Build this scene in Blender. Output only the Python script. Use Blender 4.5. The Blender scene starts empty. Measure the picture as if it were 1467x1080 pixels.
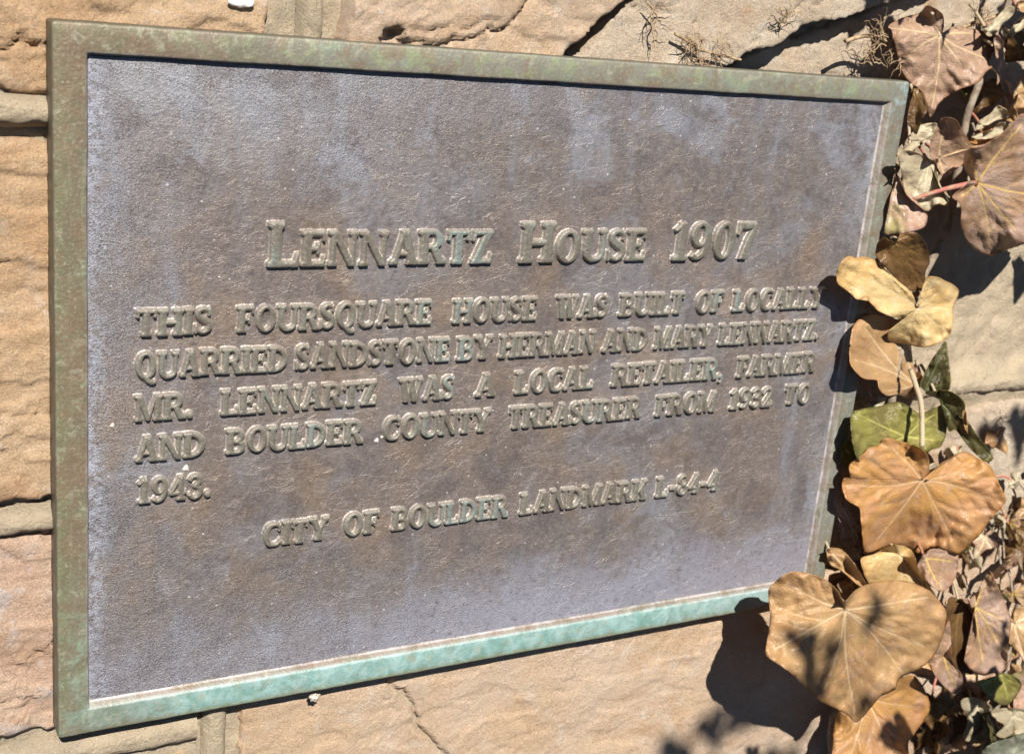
import bpy, math, random
import numpy as np
from mathutils import Matrix, Vector

SC = bpy.context.scene
COL = SC.collection
MM = 0.001

# ------------------------------------------------------------------ camera
W_PX, H_PX, F_PX = 1467.0, 1080.0, 1838.0
CR = np.array([[0.8748334496, -0.0900016131, -0.4759896481],
               [-0.0579865323, 0.9560683962, -0.2873513248],
               [0.4809407422, 0.2789855398, 0.8311817317]])   # rows: right, down, forward (x right, y down, z into wall)
CC = np.array([-0.2890208518, -0.0717561086, -1.7071488928]) * 0.30


def w3(v):
    return Vector((v[0], v[2], -v[1]))


cam_d = bpy.data.cameras.new("camera")
cam = bpy.data.objects.new("camera", cam_d)
COL.objects.link(cam)
rx, ry, rz = w3(CR[0]), -w3(CR[1]), -w3(CR[2])
m = Matrix((rx, ry, rz)).transposed().to_4x4()
m.translation = w3(CC)
cam.matrix_world = m
cam_d.sensor_fit = 'HORIZONTAL'
cam_d.sensor_width = 36.0
cam_d.lens = F_PX / W_PX * 36.0
cam_d.clip_start = 0.01
cam_d.clip_end = 100.0
cam_d.dof.use_dof = True
cam_d.dof.focus_distance = 0.585
cam_d.dof.aperture_fstop = 22.0
SC.camera = cam

# ------------------------------------------------------------------ light
SUN = Vector((0.26, 1.0, -0.86)).normalized()        # travel direction of the light
world = bpy.data.worlds.new("World")
SC.world = world
world.use_nodes = True
wn = world.node_tree.nodes
sky = wn.new("ShaderNodeTexSky")
sky.sky_type = 'NISHITA'
sky.sun_disc = False
sky.sun_elevation = math.asin(-SUN.z)
sky.sun_rotation = math.atan2(-SUN.x, -SUN.y)
sky.altitude = 2200
sky.air_density = 0.28
sky.dust_density = 0.2
world.node_tree.links.new(sky.outputs[0], wn["Background"].inputs[0])
wn["Background"].inputs[1].default_value = 0.05
sd = bpy.data.lights.new("sun", 'SUN')
sd.energy = 5.0
sd.angle = math.radians(0.53)
sd.color = (1.0, 0.95, 0.87)
sun = bpy.data.objects.new("sun", sd)
sun.rotation_euler = SUN.to_track_quat('-Z', 'Y').to_euler()
sun.location = (-0.3, -1.5, 1.5)
COL.objects.link(sun)
SC.view_settings.view_transform = 'Standard'
SC.view_settings.look = 'None'
SC.view_settings.gamma = 1.0
SC.view_settings.exposure = 0.68


def pt(px, py, Y=0.0):
    """photo pixel -> point on the wall-parallel plane at world Y (metres)"""
    d = CR.T @ np.array([(px - W_PX / 2) / F_PX, (py - H_PX / 2) / F_PX, 1.0])
    s = (Y - CC[2]) / d[2]
    p = CC + s * d
    return np.array([p[0], Y, -p[1]])


# ------------------------------------------------------------------ noise in numpy
def _hash(ix, iy, seed):
    h = (ix.astype(np.int64) * 374761393 + iy.astype(np.int64) * 668265263 + seed * 1442695041) & 0xFFFFFFFF
    h = ((h ^ (h >> 13)) * 1274126177) & 0xFFFFFFFF
    h = h ^ (h >> 16)
    return h.astype(np.float64) / 4294967295.0


def gnoise(x, y, seed=0):
    ix, iy = np.floor(x), np.floor(y)
    fx, fy = x - ix, y - iy
    u, v = fx * fx * fx * (fx * (fx * 6 - 15) + 10), fy * fy * fy * (fy * (fy * 6 - 15) + 10)

    def g(dx, dy):
        a = _hash(ix + dx, iy + dy, seed) * 2 * math.pi
        return np.cos(a) * (fx - dx) + np.sin(a) * (fy - dy)
    n0 = g(0, 0) * (1 - u) + g(1, 0) * u
    n1 = g(0, 1) * (1 - u) + g(1, 1) * u
    return (n0 * (1 - v) + n1 * v) * 1.4


def fbm(x, y, seed=0, oct=4, gain=0.5):
    s, a = 0.0, 1.0
    for o in range(oct):
        s = s + a * gnoise(x * 2 ** o, y * 2 ** o, seed + o * 17)
        a *= gain
    return s


def sstep(a, b, x):
    t = np.clip((x - a) / (b - a), 0, 1)
    return t * t * (3 - 2 * t)


def seg_dist(x, y, pts):
    """distance to an open polyline"""
    best = np.full(np.shape(x), 1e9)
    for (x0, y0), (x1, y1) in zip(pts[:-1], pts[1:]):
        dx, dy = x1 - x0, y1 - y0
        t = np.clip(((x - x0) * dx + (y - y0) * dy) / (dx * dx + dy * dy + 1e-12), 0, 1)
        best = np.minimum(best, np.hypot(x - x0 - t * dx, y - y0 - t * dy))
    return best


def poly_sdf(x, y, poly):
    """signed distance to a closed polygon, negative inside"""
    n = len(poly)
    best = np.full(np.shape(x), 1e9)
    inside = np.zeros(np.shape(x), bool)
    for i in range(n):
        x0, y0 = poly[i]
        x1, y1 = poly[(i + 1) % n]
        dx, dy = x1 - x0, y1 - y0
        t = np.clip(((x - x0) * dx + (y - y0) * dy) / (dx * dx + dy * dy + 1e-12), 0, 1)
        best = np.minimum(best, np.hypot(x - x0 - t * dx, y - y0 - t * dy))
        if y0 != y1:
            c = ((y0 > y) != (y1 > y)) & (x < (x1 - x0) * (y - y0) / (y1 - y0) + x0)
            inside ^= c
    return np.where(inside, -best, best)


def catmull(pts, n=6, closed=True):
    P = [np.array(p, float) for p in pts]
    out = []
    N = len(P)
    rng = range(N) if closed else range(N - 1)
    for i in rng:
        if closed:
            a, b, c, d = P[i - 1], P[i], P[(i + 1) % N], P[(i + 2) % N]
        else:
            a, b, c, d = P[max(i - 1, 0)], P[i], P[i + 1], P[min(i + 2, N - 1)]
        for k in range(n):
            t = k / n
            out.append(0.5 * ((2 * b) + (c - a) * t + (2 * a - 5 * b + 4 * c - d) * t * t + (3 * b - a - 3 * c + d) * t ** 3))
    if not closed:
        out.append(P[-1])
    return out


# ------------------------------------------------------------------ scene helpers
def link(name, mesh, parent=None, mat=None):
    o = bpy.data.objects.new(name, mesh)
    COL.objects.link(o)
    if parent is not None:
        o.parent = parent
    if mat is not None and mesh is not None and not mesh.materials:
        mesh.materials.append(mat)
    return o


def empty(name, loc, label, cat, group=None):
    o = bpy.data.objects.new(name, None)
    o.empty_display_size = 0.02
    o.location = loc
    COL.objects.link(o)
    o['label'] = label
    o['category'] = cat
    if group:
        o['group'] = group
    return o


def make_mesh(name, verts, faces, smooth=True, attrs=None):
    me = bpy.data.meshes.new(name)
    verts = np.asarray(verts, np.float32)
    faces = np.asarray(faces, np.int32)
    me.vertices.add(len(verts))
    me.vertices.foreach_set("co", verts.ravel())
    k = faces.shape[1]
    me.loops.add(faces.size)
    me.loops.foreach_set("vertex_index", faces.ravel())
    me.polygons.add(len(faces))
    me.polygons.foreach_set("loop_start", np.arange(0, faces.size, k, dtype=np.int32))
    me.update(calc_edges=True)
    me.polygons.foreach_set("use_smooth", np.full(len(faces), smooth))
    for an, av in (attrs or {}).items():
        at = me.attributes.new(an, 'FLOAT', 'POINT')
        at.data.foreach_set("value", np.asarray(av, np.float32))
    me.update()
    return me


def grid_faces(mask):
    """quads of a (ny, nx) vertex grid where all four corners are in mask; returns used vertex index and faces"""
    ny, nx = mask.shape
    idx = np.arange(ny * nx).reshape(ny, nx)
    q = mask[:-1, :-1] & mask[:-1, 1:] & mask[1:, 1:] & mask[1:, :-1]
    f = np.stack([idx[:-1, :-1][q], idx[:-1, 1:][q], idx[1:, 1:][q], idx[1:, :-1][q]], 1)
    used = np.unique(f)
    remap = np.full(ny * nx, -1)
    remap[used] = np.arange(len(used))
    return used, remap[f]


def tube(points, radii, seg=8, cap=True):
    V, F = [], []
    P = [np.array(p, float) for p in points]
    n = len(P)
    up = np.array([0.13, 0.31, 0.94])
    for i in range(n):
        t = P[min(i + 1, n - 1)] - P[max(i - 1, 0)]
        t /= np.linalg.norm(t) + 1e-12
        a = np.cross(t, up); a /= np.linalg.norm(a) + 1e-12
        b = np.cross(t, a)
        r = radii[i] if hasattr(radii, '__len__') else radii
        for k in range(seg):
            w = 2 * math.pi * k / seg
            V.append(P[i] + r * (math.cos(w) * a + math.sin(w) * b))
    for i in range(n - 1):
        for k in range(seg):
            F.append((i * seg + k, i * seg + (k + 1) % seg, (i + 1) * seg + (k + 1) % seg, (i + 1) * seg + k))
    if cap:
        for e in (0, (n - 1) * seg):
            V.append(np.mean(V[e:e + seg], axis=0))
            c = len(V) - 1
            for k in range(0, seg, 2):
                F.append((c, e + k, e + (k + 1) % seg, e + (k + 2) % seg))
    return V, F


class Bag:
    def __init__(s):
        s.V, s.F = [], []

    def add(s, vf):
        o = len(s.V)
        s.V += list(vf[0])
        s.F += [tuple(i + o for i in f) for f in vf[1]]


# ------------------------------------------------------------------ node helpers
class NT:
    def __init__(s, name):
        s.mat = bpy.data.materials.new(name)
        s.mat.use_nodes = True
        s.t = s.mat.node_tree
        s.n = s.t.nodes
        s.bsdf = s.n["Principled BSDF"]

    def new(s, kind, **kw):
        nd = s.n.new(kind)
        for k, v in kw.items():
            setattr(nd, k, v)
        return nd

    def put(s, inp, v):
        if v is None:
            return
        if isinstance(v, bpy.types.NodeSocket):
            s.t.links.new(v, inp)
        elif isinstance(v, (tuple, list)) and inp.type == 'RGBA' and len(v) == 3:
            inp.default_value = (*v, 1.0)
        else:
            inp.default_value = v

    def coord(s, obj=None, scale=1000.0):
        tc = s.new("ShaderNodeTexCoord")
        if obj is not None:
            tc.object = obj
        mp = s.new("ShaderNodeMapping")
        mp.inputs['Scale'].default_value = (scale,) * 3
        s.t.links.new(tc.outputs['Object'], mp.inputs[0])
        return mp.outputs[0]

    def noise(s, vec, scale, detail=4.0, rough=0.55, dist=0.0, lac=2.0):
        nd = s.new("ShaderNodeTexNoise")
        s.put(nd.inputs['Vector'], vec)
        nd.inputs['Scale'].default_value = scale
        nd.inputs['Detail'].default_value = detail
        nd.inputs['Roughness'].default_value = rough
        nd.inputs['Lacunarity'].default_value = lac
        nd.inputs['Distortion'].default_value = dist
        return nd.outputs[0]

    def voro(s, vec, scale, feature='F1', rnd=1.0):
        nd = s.new("ShaderNodeTexVoronoi", feature=feature)
        s.put(nd.inputs['Vector'], vec)
        nd.inputs['Scale'].default_value = scale
        nd.inputs['Randomness'].default_value = rnd
        return nd.outputs['Distance']

    def math(s, op, a, b=None, c=None, clamp=False):
        nd = s.new("ShaderNodeMath", operation=op, use_clamp=clamp)
        s.put(nd.inputs[0], a)
        s.put(nd.inputs[1], b)
        s.put(nd.inputs[2], c)
        return nd.outputs[0]

    def ramp(s, v, lo, hi, a=0.0, b=1.0, smooth=True):
        nd = s.new("ShaderNodeMapRange", interpolation_type='SMOOTHSTEP' if smooth else 'LINEAR')
        s.put(nd.inputs[0], v)
        s.put(nd.inputs[1], lo); s.put(nd.inputs[2], hi); s.put(nd.inputs[3], a); s.put(nd.inputs[4], b)
        return nd.outputs[0]

    def mix(s, f, a, b, blend='MIX'):
        nd = s.new("ShaderNodeMix", data_type='RGBA', blend_type=blend)
        s.put(nd.inputs[0], f)
        s.put(nd.inputs[6], a)
        s.put(nd.inputs[7], b)
        return nd.outputs[2]

    def xyz(s, vec):
        nd = s.new("ShaderNodeSeparateXYZ")
        s.put(nd.inputs[0], vec)
        return nd.outputs

    def attr(s, name):
        return s.new("ShaderNodeAttribute", attribute_name=name).outputs['Fac']

    def bump(s, h, dist, strength=1.0, normal=None):
        nd = s.new("ShaderNodeBump")
        s.put(nd.inputs['Height'], h)
        nd.inputs['Distance'].default_value = dist
        nd.inputs['Strength'].default_value = strength
        if normal is not None:
            s.put(nd.inputs['Normal'], normal)
        return nd.outputs[0]

    def out(s, **kw):
        for k, v in kw.items():
            s.put(s.bsdf.inputs[k.replace('_', ' ')], v)
        return s.mat


# ================================================================== WALL
wall = empty("stone_wall", (0.2, 0.05, -0.2), "tan sandstone block wall with raised mortar joints behind the bronze plaque", "stone wall")
wall['kind'] = 'thing'


def stone_mat(name, c1, c2, c3, speck=(0.30, 0.22, 0.15), pale=0.5):
    n = NT(name)
    v = n.coord(scale=1000.0)
    big = n.noise(v, 0.014, 5, 0.6, 0.6)
    mid = n.noise(v, 0.07, 6, 0.62, 0.4)
    fine = n.noise(v, 0.45, 5, 0.7)
    grain = n.noise(v, 1.6, 2, 0.6)
    col = n.mix(n.ramp(big, 0.38, 0.62), c1, c2)
    col = n.mix(n.math('MULTIPLY', n.ramp(mid, 0.52, 0.70), pale), col, c3)
    col = n.mix(n.ramp(fine, 0.53, 0.76, 0.0, 0.50), col, speck)
    col = n.mix(n.ramp(fine, 0.46, 0.26, 0.0, 0.5), col, (0.72, 0.58, 0.42))
    # iron stained seams, thin and wandering
    seam = n.math('ABSOLUTE', n.math('SUBTRACT', n.noise(v, 0.03, 6, 0.66, 1.0), 0.5))
    col = n.mix(n.ramp(seam, 0.006, 0.0, 0.0, 0.35), col, (0.30, 0.17, 0.09))
    sp = n.voro(v, 0.33)
    stn = n.noise(v, 0.019, 7, 0.70, 0.9)
    col = n.mix(n.ramp(stn, 0.52, 0.68, 0, 0.6), col, (0.46, 0.28, 0.16))
    col = n.mix(n.ramp(n.noise(v, 0.05, 7, 0.72, 0.4), 0.58, 0.68, 0, 0.45), col, (0.68, 0.62, 0.56))
    col = n.mix(n.ramp(sp, 0.10, 0.04, 0.0, 0.7), col, (0.13, 0.09, 0.06))
    gm = n.ramp(grain, 0.25, 0.75, 0.78, 1.2)
    cm = n.new("ShaderNodeCombineXYZ")
    for i in range(3):
        n.put(cm.inputs[i], gm)
    col = n.mix(1.0, col, cm.outputs[0], 'MULTIPLY')
    b = n.bump(n.noise(v, 0.16, 9, 0.72, 0.4), 0.0026, 0.8)
    b = n.bump(n.noise(v, 0.42, 7, 0.75, 0.3), 0.0016, 0.75, b)
    b = n.bump(n.noise(v, 1.1, 4, 0.75), 0.0010, 1.0, b)
    return n.out(Base_Color=col, Roughness=0.88, Normal=b, Specular_IOR_Level=0.25)


M_orange = stone_mat("sandstone_orange", (0.54, 0.345, 0.195), (0.60, 0.425, 0.27), (0.62, 0.47, 0.35), (0.42, 0.25, 0.145), 0.6)
M_pink = stone_mat("sandstone_pink", (0.56, 0.375, 0.275), (0.62, 0.46, 0.34), (0.58, 0.50, 0.46), (0.44, 0.28, 0.20), 0.9)
M_tan = stone_mat("sandstone_tan", (0.60, 0.43, 0.29), (0.62, 0.48, 0.36), (0.66, 0.55, 0.45), (0.44, 0.31, 0.20), 0.6)
M_beige = stone_mat("sandstone_beige", (0.55, 0.435, 0.32), (0.59, 0.49, 0.375), (0.65, 0.57, 0.47), (0.42, 0.31, 0.22), 0.7)


def mortar_mat():
    n = NT("lime_mortar")
    v = n.coord(scale=1000.0)
    a = n.noise(v, 0.06, 5, 0.6)
    f = n.noise(v, 0.9, 4, 0.7)
    col = n.mix(n.ramp(a, 0.4, 0.65), (0.54, 0.44, 0.31), (0.44, 0.36, 0.26))
    col = n.mix(n.ramp(f, 0.55, 0.75, 0, 0.6), col, (0.66, 0.60, 0.50))
    col = n.mix(n.ramp(f, 0.45, 0.25, 0, 0.6), col, (0.26, 0.20, 0.14))
    sp = n.voro(v, 0.45)
    col = n.mix(n.ramp(sp, 0.20, 0.10, 0, 0.7), col, (0.24, 0.18, 0.12))
    sp2 = n.voro(v, 0.8)
    col = n.mix(n.ramp(sp2, 0.22, 0.12, 0, 0.5), col, (0.74, 0.70, 0.62))
    b = n.bump(n.noise(v, 0.6, 7, 0.75), 0.0024, 1.0)
    return n.out(Base_Color=col, Roughness=0.92, Normal=b, Specular_IOR_Level=0.2)


M_mortar = mortar_mat()
FACE = 13.0      # mm: mean depth of the stone faces behind the plaque's front


def stone(poly, mat, seed, proud=0.0, cell=1.6, rough=1.0, cracks=(), edge=3.0, tilt=(0, 0), label=None, pits=()):
    """poly in wall mm (X, Z); a real rough-faced block with returns running 30 mm back"""
    xs = [p[0] for p in poly]; zs = [p[1] for p in poly]
    x = np.arange(min(xs) - 3, max(xs) + 3 + cell, cell)
    z = np.arange(min(zs) - 3, max(zs) + 3 + cell, cell)
    X, Z = np.meshgrid(x, z)
    wob = fbm(X / 22, Z / 22, seed + 5, 4, 0.6) * 2.6
    d = poly_sdf(X, Z, poly) + wob
    rel = rough * (fbm(X / 70, Z / 45, seed, 3) * 2.0 + fbm(X / 13, Z / 9, seed + 3, 4, 0.6) * 0.75)
    rel = rel - rough * 1.3 * sstep(0.16, 0.0, np.abs(fbm(X / 26, Z / 15, seed + 40, 4, 0.6))) * sstep(-0.1, 0.5, fbm(X / 60, Z / 50, seed + 44, 2))
    # chisel-broken ledges
    lg = fbm(X / 55 + 0.3 * Z / 30, Z / 24, seed + 9, 3)
    rel = rel + rough * 1.5 * (sstep(0.02, 0.06, lg) - 0.5)
    h = proud + rel + tilt[0] * (X - np.mean(xs)) + tilt[1] * (Z - np.mean(zs))
    for pts, wd, dp in cracks:
        q = seg_dist(X + fbm(X / 9, Z / 9, seed + 21, 3) * 2.5, Z + fbm(X / 9, Z / 9, seed + 22, 3) * 2.5, pts)
        h = h - dp * sstep(wd, wd * 0.25, q)
    for cx, cz, r, dp in pits:
        q = np.hypot(X - cx, Z - cz) + fbm(X / 4, Z / 4, seed + 31, 2) * r * 0.4
        h = h - dp * sstep(r, r * 0.4, q)
    rnd = np.clip((d + edge) / edge, 0, 1)
    h = h - rnd ** 2.2 * edge * 0.9
    h = h - sstep(-0.2, 1.6, d) * 34
    mask = d < 2.2 + cell
    used, F = grid_faces(mask)
    V = np.stack([X.ravel()[used] * MM, (FACE - h.ravel()[used]) * MM, Z.ravel()[used] * MM], 1) - np.array(wall.location)
    me = make_mesh("stone", V, F)
    o = link("stone", me, wall, mat)
    if label:
        o['label'] = label
    return o


# upper left block
stone([(-160, 130), (-160, -27), (40, -27), (86, -27), (87, 60), (84, 130)], M_orange, 11, 0.6,
      cracks=[([(-40, -16), (-17, -13), (-8, -8), (8, -11)], 1.1, 4.5), ([(-60, 4), (-20, 9), (4, 7)], 0.7, 1.2), ([(8, 14), (16, 16)], 1.0, 1.5)])
# upper right: upper slab, lower slab that breaks away below it, recessed block under both
stone([(120, 130), (119, -30), (205, -30), (222, -1), (236, 8), (246, 20), (262, 34), (300, 75), (330, 130)], M_tan, 23, 7.5, edge=1.3,
      cracks=[([(136, 6), (150, 0), (176, 4), (196, 12), (206, 24), (214, 34)], 2.0, 4.0), ([(150, 6), (170, 9), (190, 14)], 1.6, 2.2)],
      pits=[(140, 1, 7, 7)])
stone([(226, -4), (238, 3), (250, 16), (266, 30), (303, 72), (332, 130), (600, 150), (600, 62), (520, 62), (470, 58), (440, 48), (420, 38), (400, 30), (382, 27), (368, 23), (352, 14), (327, 4), (312, -6), (290, -30), (230, -30)],
      M_beige, 37, 1.5, edge=1.2, rough=0.7,
      cracks=[([(335, 14), (350, 22), (366, 34), (400, 42)], 1.0, 2.0), ([(252, 26), (270, 22), (290, 24)], 0.8, 1.2)],
      pits=[(300, 20, 2.0, 2.0), (302, 12, 1.6, 1.6), (278, 24, 3, 2)])
stone([(296, -34), (330, -2), (356, 9), (372, 18), (392, 22), (420, 32), (446, 44), (480, 54), (600, 56), (700, 60), (700, -168), (440, -168), (296, -168)],
      M_beige, 51, -13.0, edge=3.0, rough=0.7, cracks=[([(300, -150), (520, -152), (600, -148)], 0.8, 1.0)],
      pits=[(549, -150, 3.5, 2.5), (556, -156, 2.5, 2), (545, -90, 2, 1.2)])
# left middle, left lower, left bottom
stone([(-160, -46), (-160, -196), (60, -195), (60, -46)], M_orange, 67, 1.2, cracks=[([(-60, -160), (-17, -155), (20, -159)], 0.7, 2.0), ([(-30, -95), (0, -90)], 1, 1)])
stone([(-160, -212), (-160, -306), (-60, -305), (78, -302), (78, -210)], M_pink, 83, 1.0,
      cracks=[([(-40, -287), (-20, -288), (-8, -285)], 0.7, 2.5), ([(-8, -268), (3, -259)], 0.8, 2.5)])
stone([(-160, -330), (60, -332), (58, -470), (-160, -470)], M_orange, 97, 0.0)
# below the plaque
stone([(86, -299), (85, -380), (88, -470), (420, -470), (700, -470), (700, -296), (420, -296)], M_tan, 113, -1.5, rough=0.5,
      cracks=[([(156, -302), (166, -318), (176, -330), (182, -345), (196, -362), (214, -392)], 1.9, 6.0), ([(158, -320), (170, -332)], 0.8, 1.0)],
      pits=[(315, -365, 1.6, 1.3), (330, -372, 1.2, 1.2), (352, -350, 1.3, 1), (300, -390, 1.6, 1.4), (372, -325, 2, 1), (340, -402, 1.8, 1.4)])
# right, under the raised joint
stone([(300, -198), (700, -196), (700, -284), (300, -284)], M_beige, 131, -6.0, rough=0.7)
# blocks past the edges of the picture
stone([(-420, 130), (-420, -80), (-176, -80), (-175, 130)], M_pink, 141, 0, cell=4)
stone([(-420, -95), (-420, -300), (-176, -300), (-176, -95)], M_tan, 143, 0, cell=4)
stone([(-420, -315), (-420, -600), (-176, -600), (-176, -315)], M_orange, 145, 0, cell=4)
stone([(-160, -485), (160, -485), (160, -640), (-160, -640)], M_tan, 147, 0, cell=4)
stone([(175, -485), (560, -485), (560, -640), (175, -640)], M_pink, 149, 0, cell=4)
stone([(575, -485), (950, -485), (950, -640), (575, -640)], M_orange, 151, 0, cell=4)
stone([(715, -300), (950, -300), (950, -470), (715, -470)], M_tan, 153, -2, cell=4)
stone([(715, 60), (950, 60), (950, -285), (715, -285)], M_pink, 155, -2, cell=4)
stone([(615, 75), (950, 75), (950, 260), (615, 260)], M_orange, 157, 0, cell=4)
stone([(-420, 145), (120, 145), (120, 260), (-420, 260)], M_tan, 159, 0, cell=4)
stone([(135, 145), (318, 145), (318, 260), (135, 260)], M_orange, 161, 0, cell=4)
stone([(335, 165), (600, 165), (600, 260), (335, 260)], M_pink, 163, 0, cell=4)

# mortar bed behind all blocks
x = np.arange(-430, 960, 2.6); z = np.arange(-650, 270, 2.6)
X, Z = np.meshgrid(x, z)
hm = -5.0 + fbm(X / 12, Z / 12, 301, 4, 0.6) * 2.0
hm = hm - 7.0 * sstep(300, 330, X) * sstep(90, 60, Z) * sstep(-180, -165, Z)
hm = hm - 5.0 * sstep(300, 330, X) * sstep(-180, -200, Z)
hm = hm - 9 * sstep(212, 225, X) * sstep(-20, 0, Z) * sstep(90, 60, Z)
used, F = grid_faces(np.ones(X.shape, bool))
V = np.stack([X.ravel() * MM, (FACE - hm.ravel()) * MM, Z.ravel() * MM], 1) - np.array(wall.location)
link("mortar_bed", make_mesh("mortar_bed", V, F), wall, M_mortar)


def bead(path, width, height, seed, base=-3.0):
    """raised half-round pointing strip along a path of (X, Z) mm"""
    P = [np.array(p, float) for p in path]
    pts = []
    for a, b in zip(P[:-1], P[1:]):
        k = max(2, int(np.linalg.norm(b - a) / 1.6))
        for i in range(k):
            pts.append(a + (b - a) * i / k)
    pts.append(P[-1])
    pts = np.array(pts)
    nseg = 18
    V, F = [], []
    for i, p in enumerate(pts):
        t = pts[min(i + 1, len(pts) - 1)] - pts[max(i - 1, 0)]
        t /= np.linalg.norm(t)
        nrm = np.array([-t[1], t[0]])
        for k in range(nseg + 1):
            s = -1 + 2 * k / nseg
            q = p + nrm * s * width / 2 * (1 + 0.06 * float(gnoise(np.array([p[0] / 14.0 + s]), np.array([p[1] / 14.0]), seed)[0]))
            prof = (1 - abs(s) ** 2.4) ** 0.75
            y = base + prof * height
            V.append((q[0], y, q[1]))
    V = np.array(V)
    V[:, 1] += fbm(V[:, 0] / 11, V[:, 2] / 11, seed + 1, 3, 0.6) * 0.9 + fbm(V[:, 0] / 3, V[:, 2] / 3, seed + 2, 3, 0.7) * 0.38
    V[:, 1] -= 1.3 * sstep(0.45, 0.75, fbm(V[:, 0] / 5, V[:, 2] / 5, seed + 3, 2))
    V[:, 2] += gnoise(V[:, 0] / 18, V[:, 2] / 30, seed + 6) * 0.9
    n1 = nseg + 1
    for i in range(len(pts) - 1):
        for k in range(nseg):
            F.append((i * n1 + k, i * n1 + k + 1, (i + 1) * n1 + k + 1, (i + 1) * n1 + k))
    V = np.stack([V[:, 0] * MM, (FACE - V[:, 1]) * MM, V[:, 2] * MM], 1) - np.array(wall.location)
    link("mortar_bead", make_mesh("mortar_bead", V, F), wall, M_mortar)


bead([(-170, -35), (40, -35)], 12.5, 8.0, 5)
bead([(-170, -204), (60, -203.5)], 13.0, 7.5, 6)
bead([(105, 140), (105.5, 60), (105.5, -25)], 11.5, 7.0, 7, base=-4)
bead([(-170, -318), (64, -318)], 15, 6.5, 8)
bead([(73, -305), (73.5, -480)], 12, 7.0, 9)
bead([(430, -182), (720, -183)], 13, 6, 10, base=-9)

# ================================================================== PLAQUE
PW, PH = 437.1, 302.2
plaque = empty("bronze_plaque", (PW / 2 * MM, 0.013, -PH * MM), "weathered bronze landmark plaque with raised letters and green patina rim on the sandstone wall", "plaque")
PL = np.array(plaque.location)
FIELD = 3.1     # mm: panel lies this far behind the rim


def pc(n):
    """plaque coordinates in mm from the plaque's top left front corner"""
    tc = n.new("ShaderNodeTexCoord")
    tc.object = plaque
    mp = n.new("ShaderNodeMapping")
    mp.inputs['Scale'].default_value = (1000,) * 3
    mp.inputs['Location'].default_value = (PW / 2, 13, -PH)
    n.t.links.new(tc.outputs['Object'], mp.inputs[0])
    return mp.outputs[0]


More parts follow.
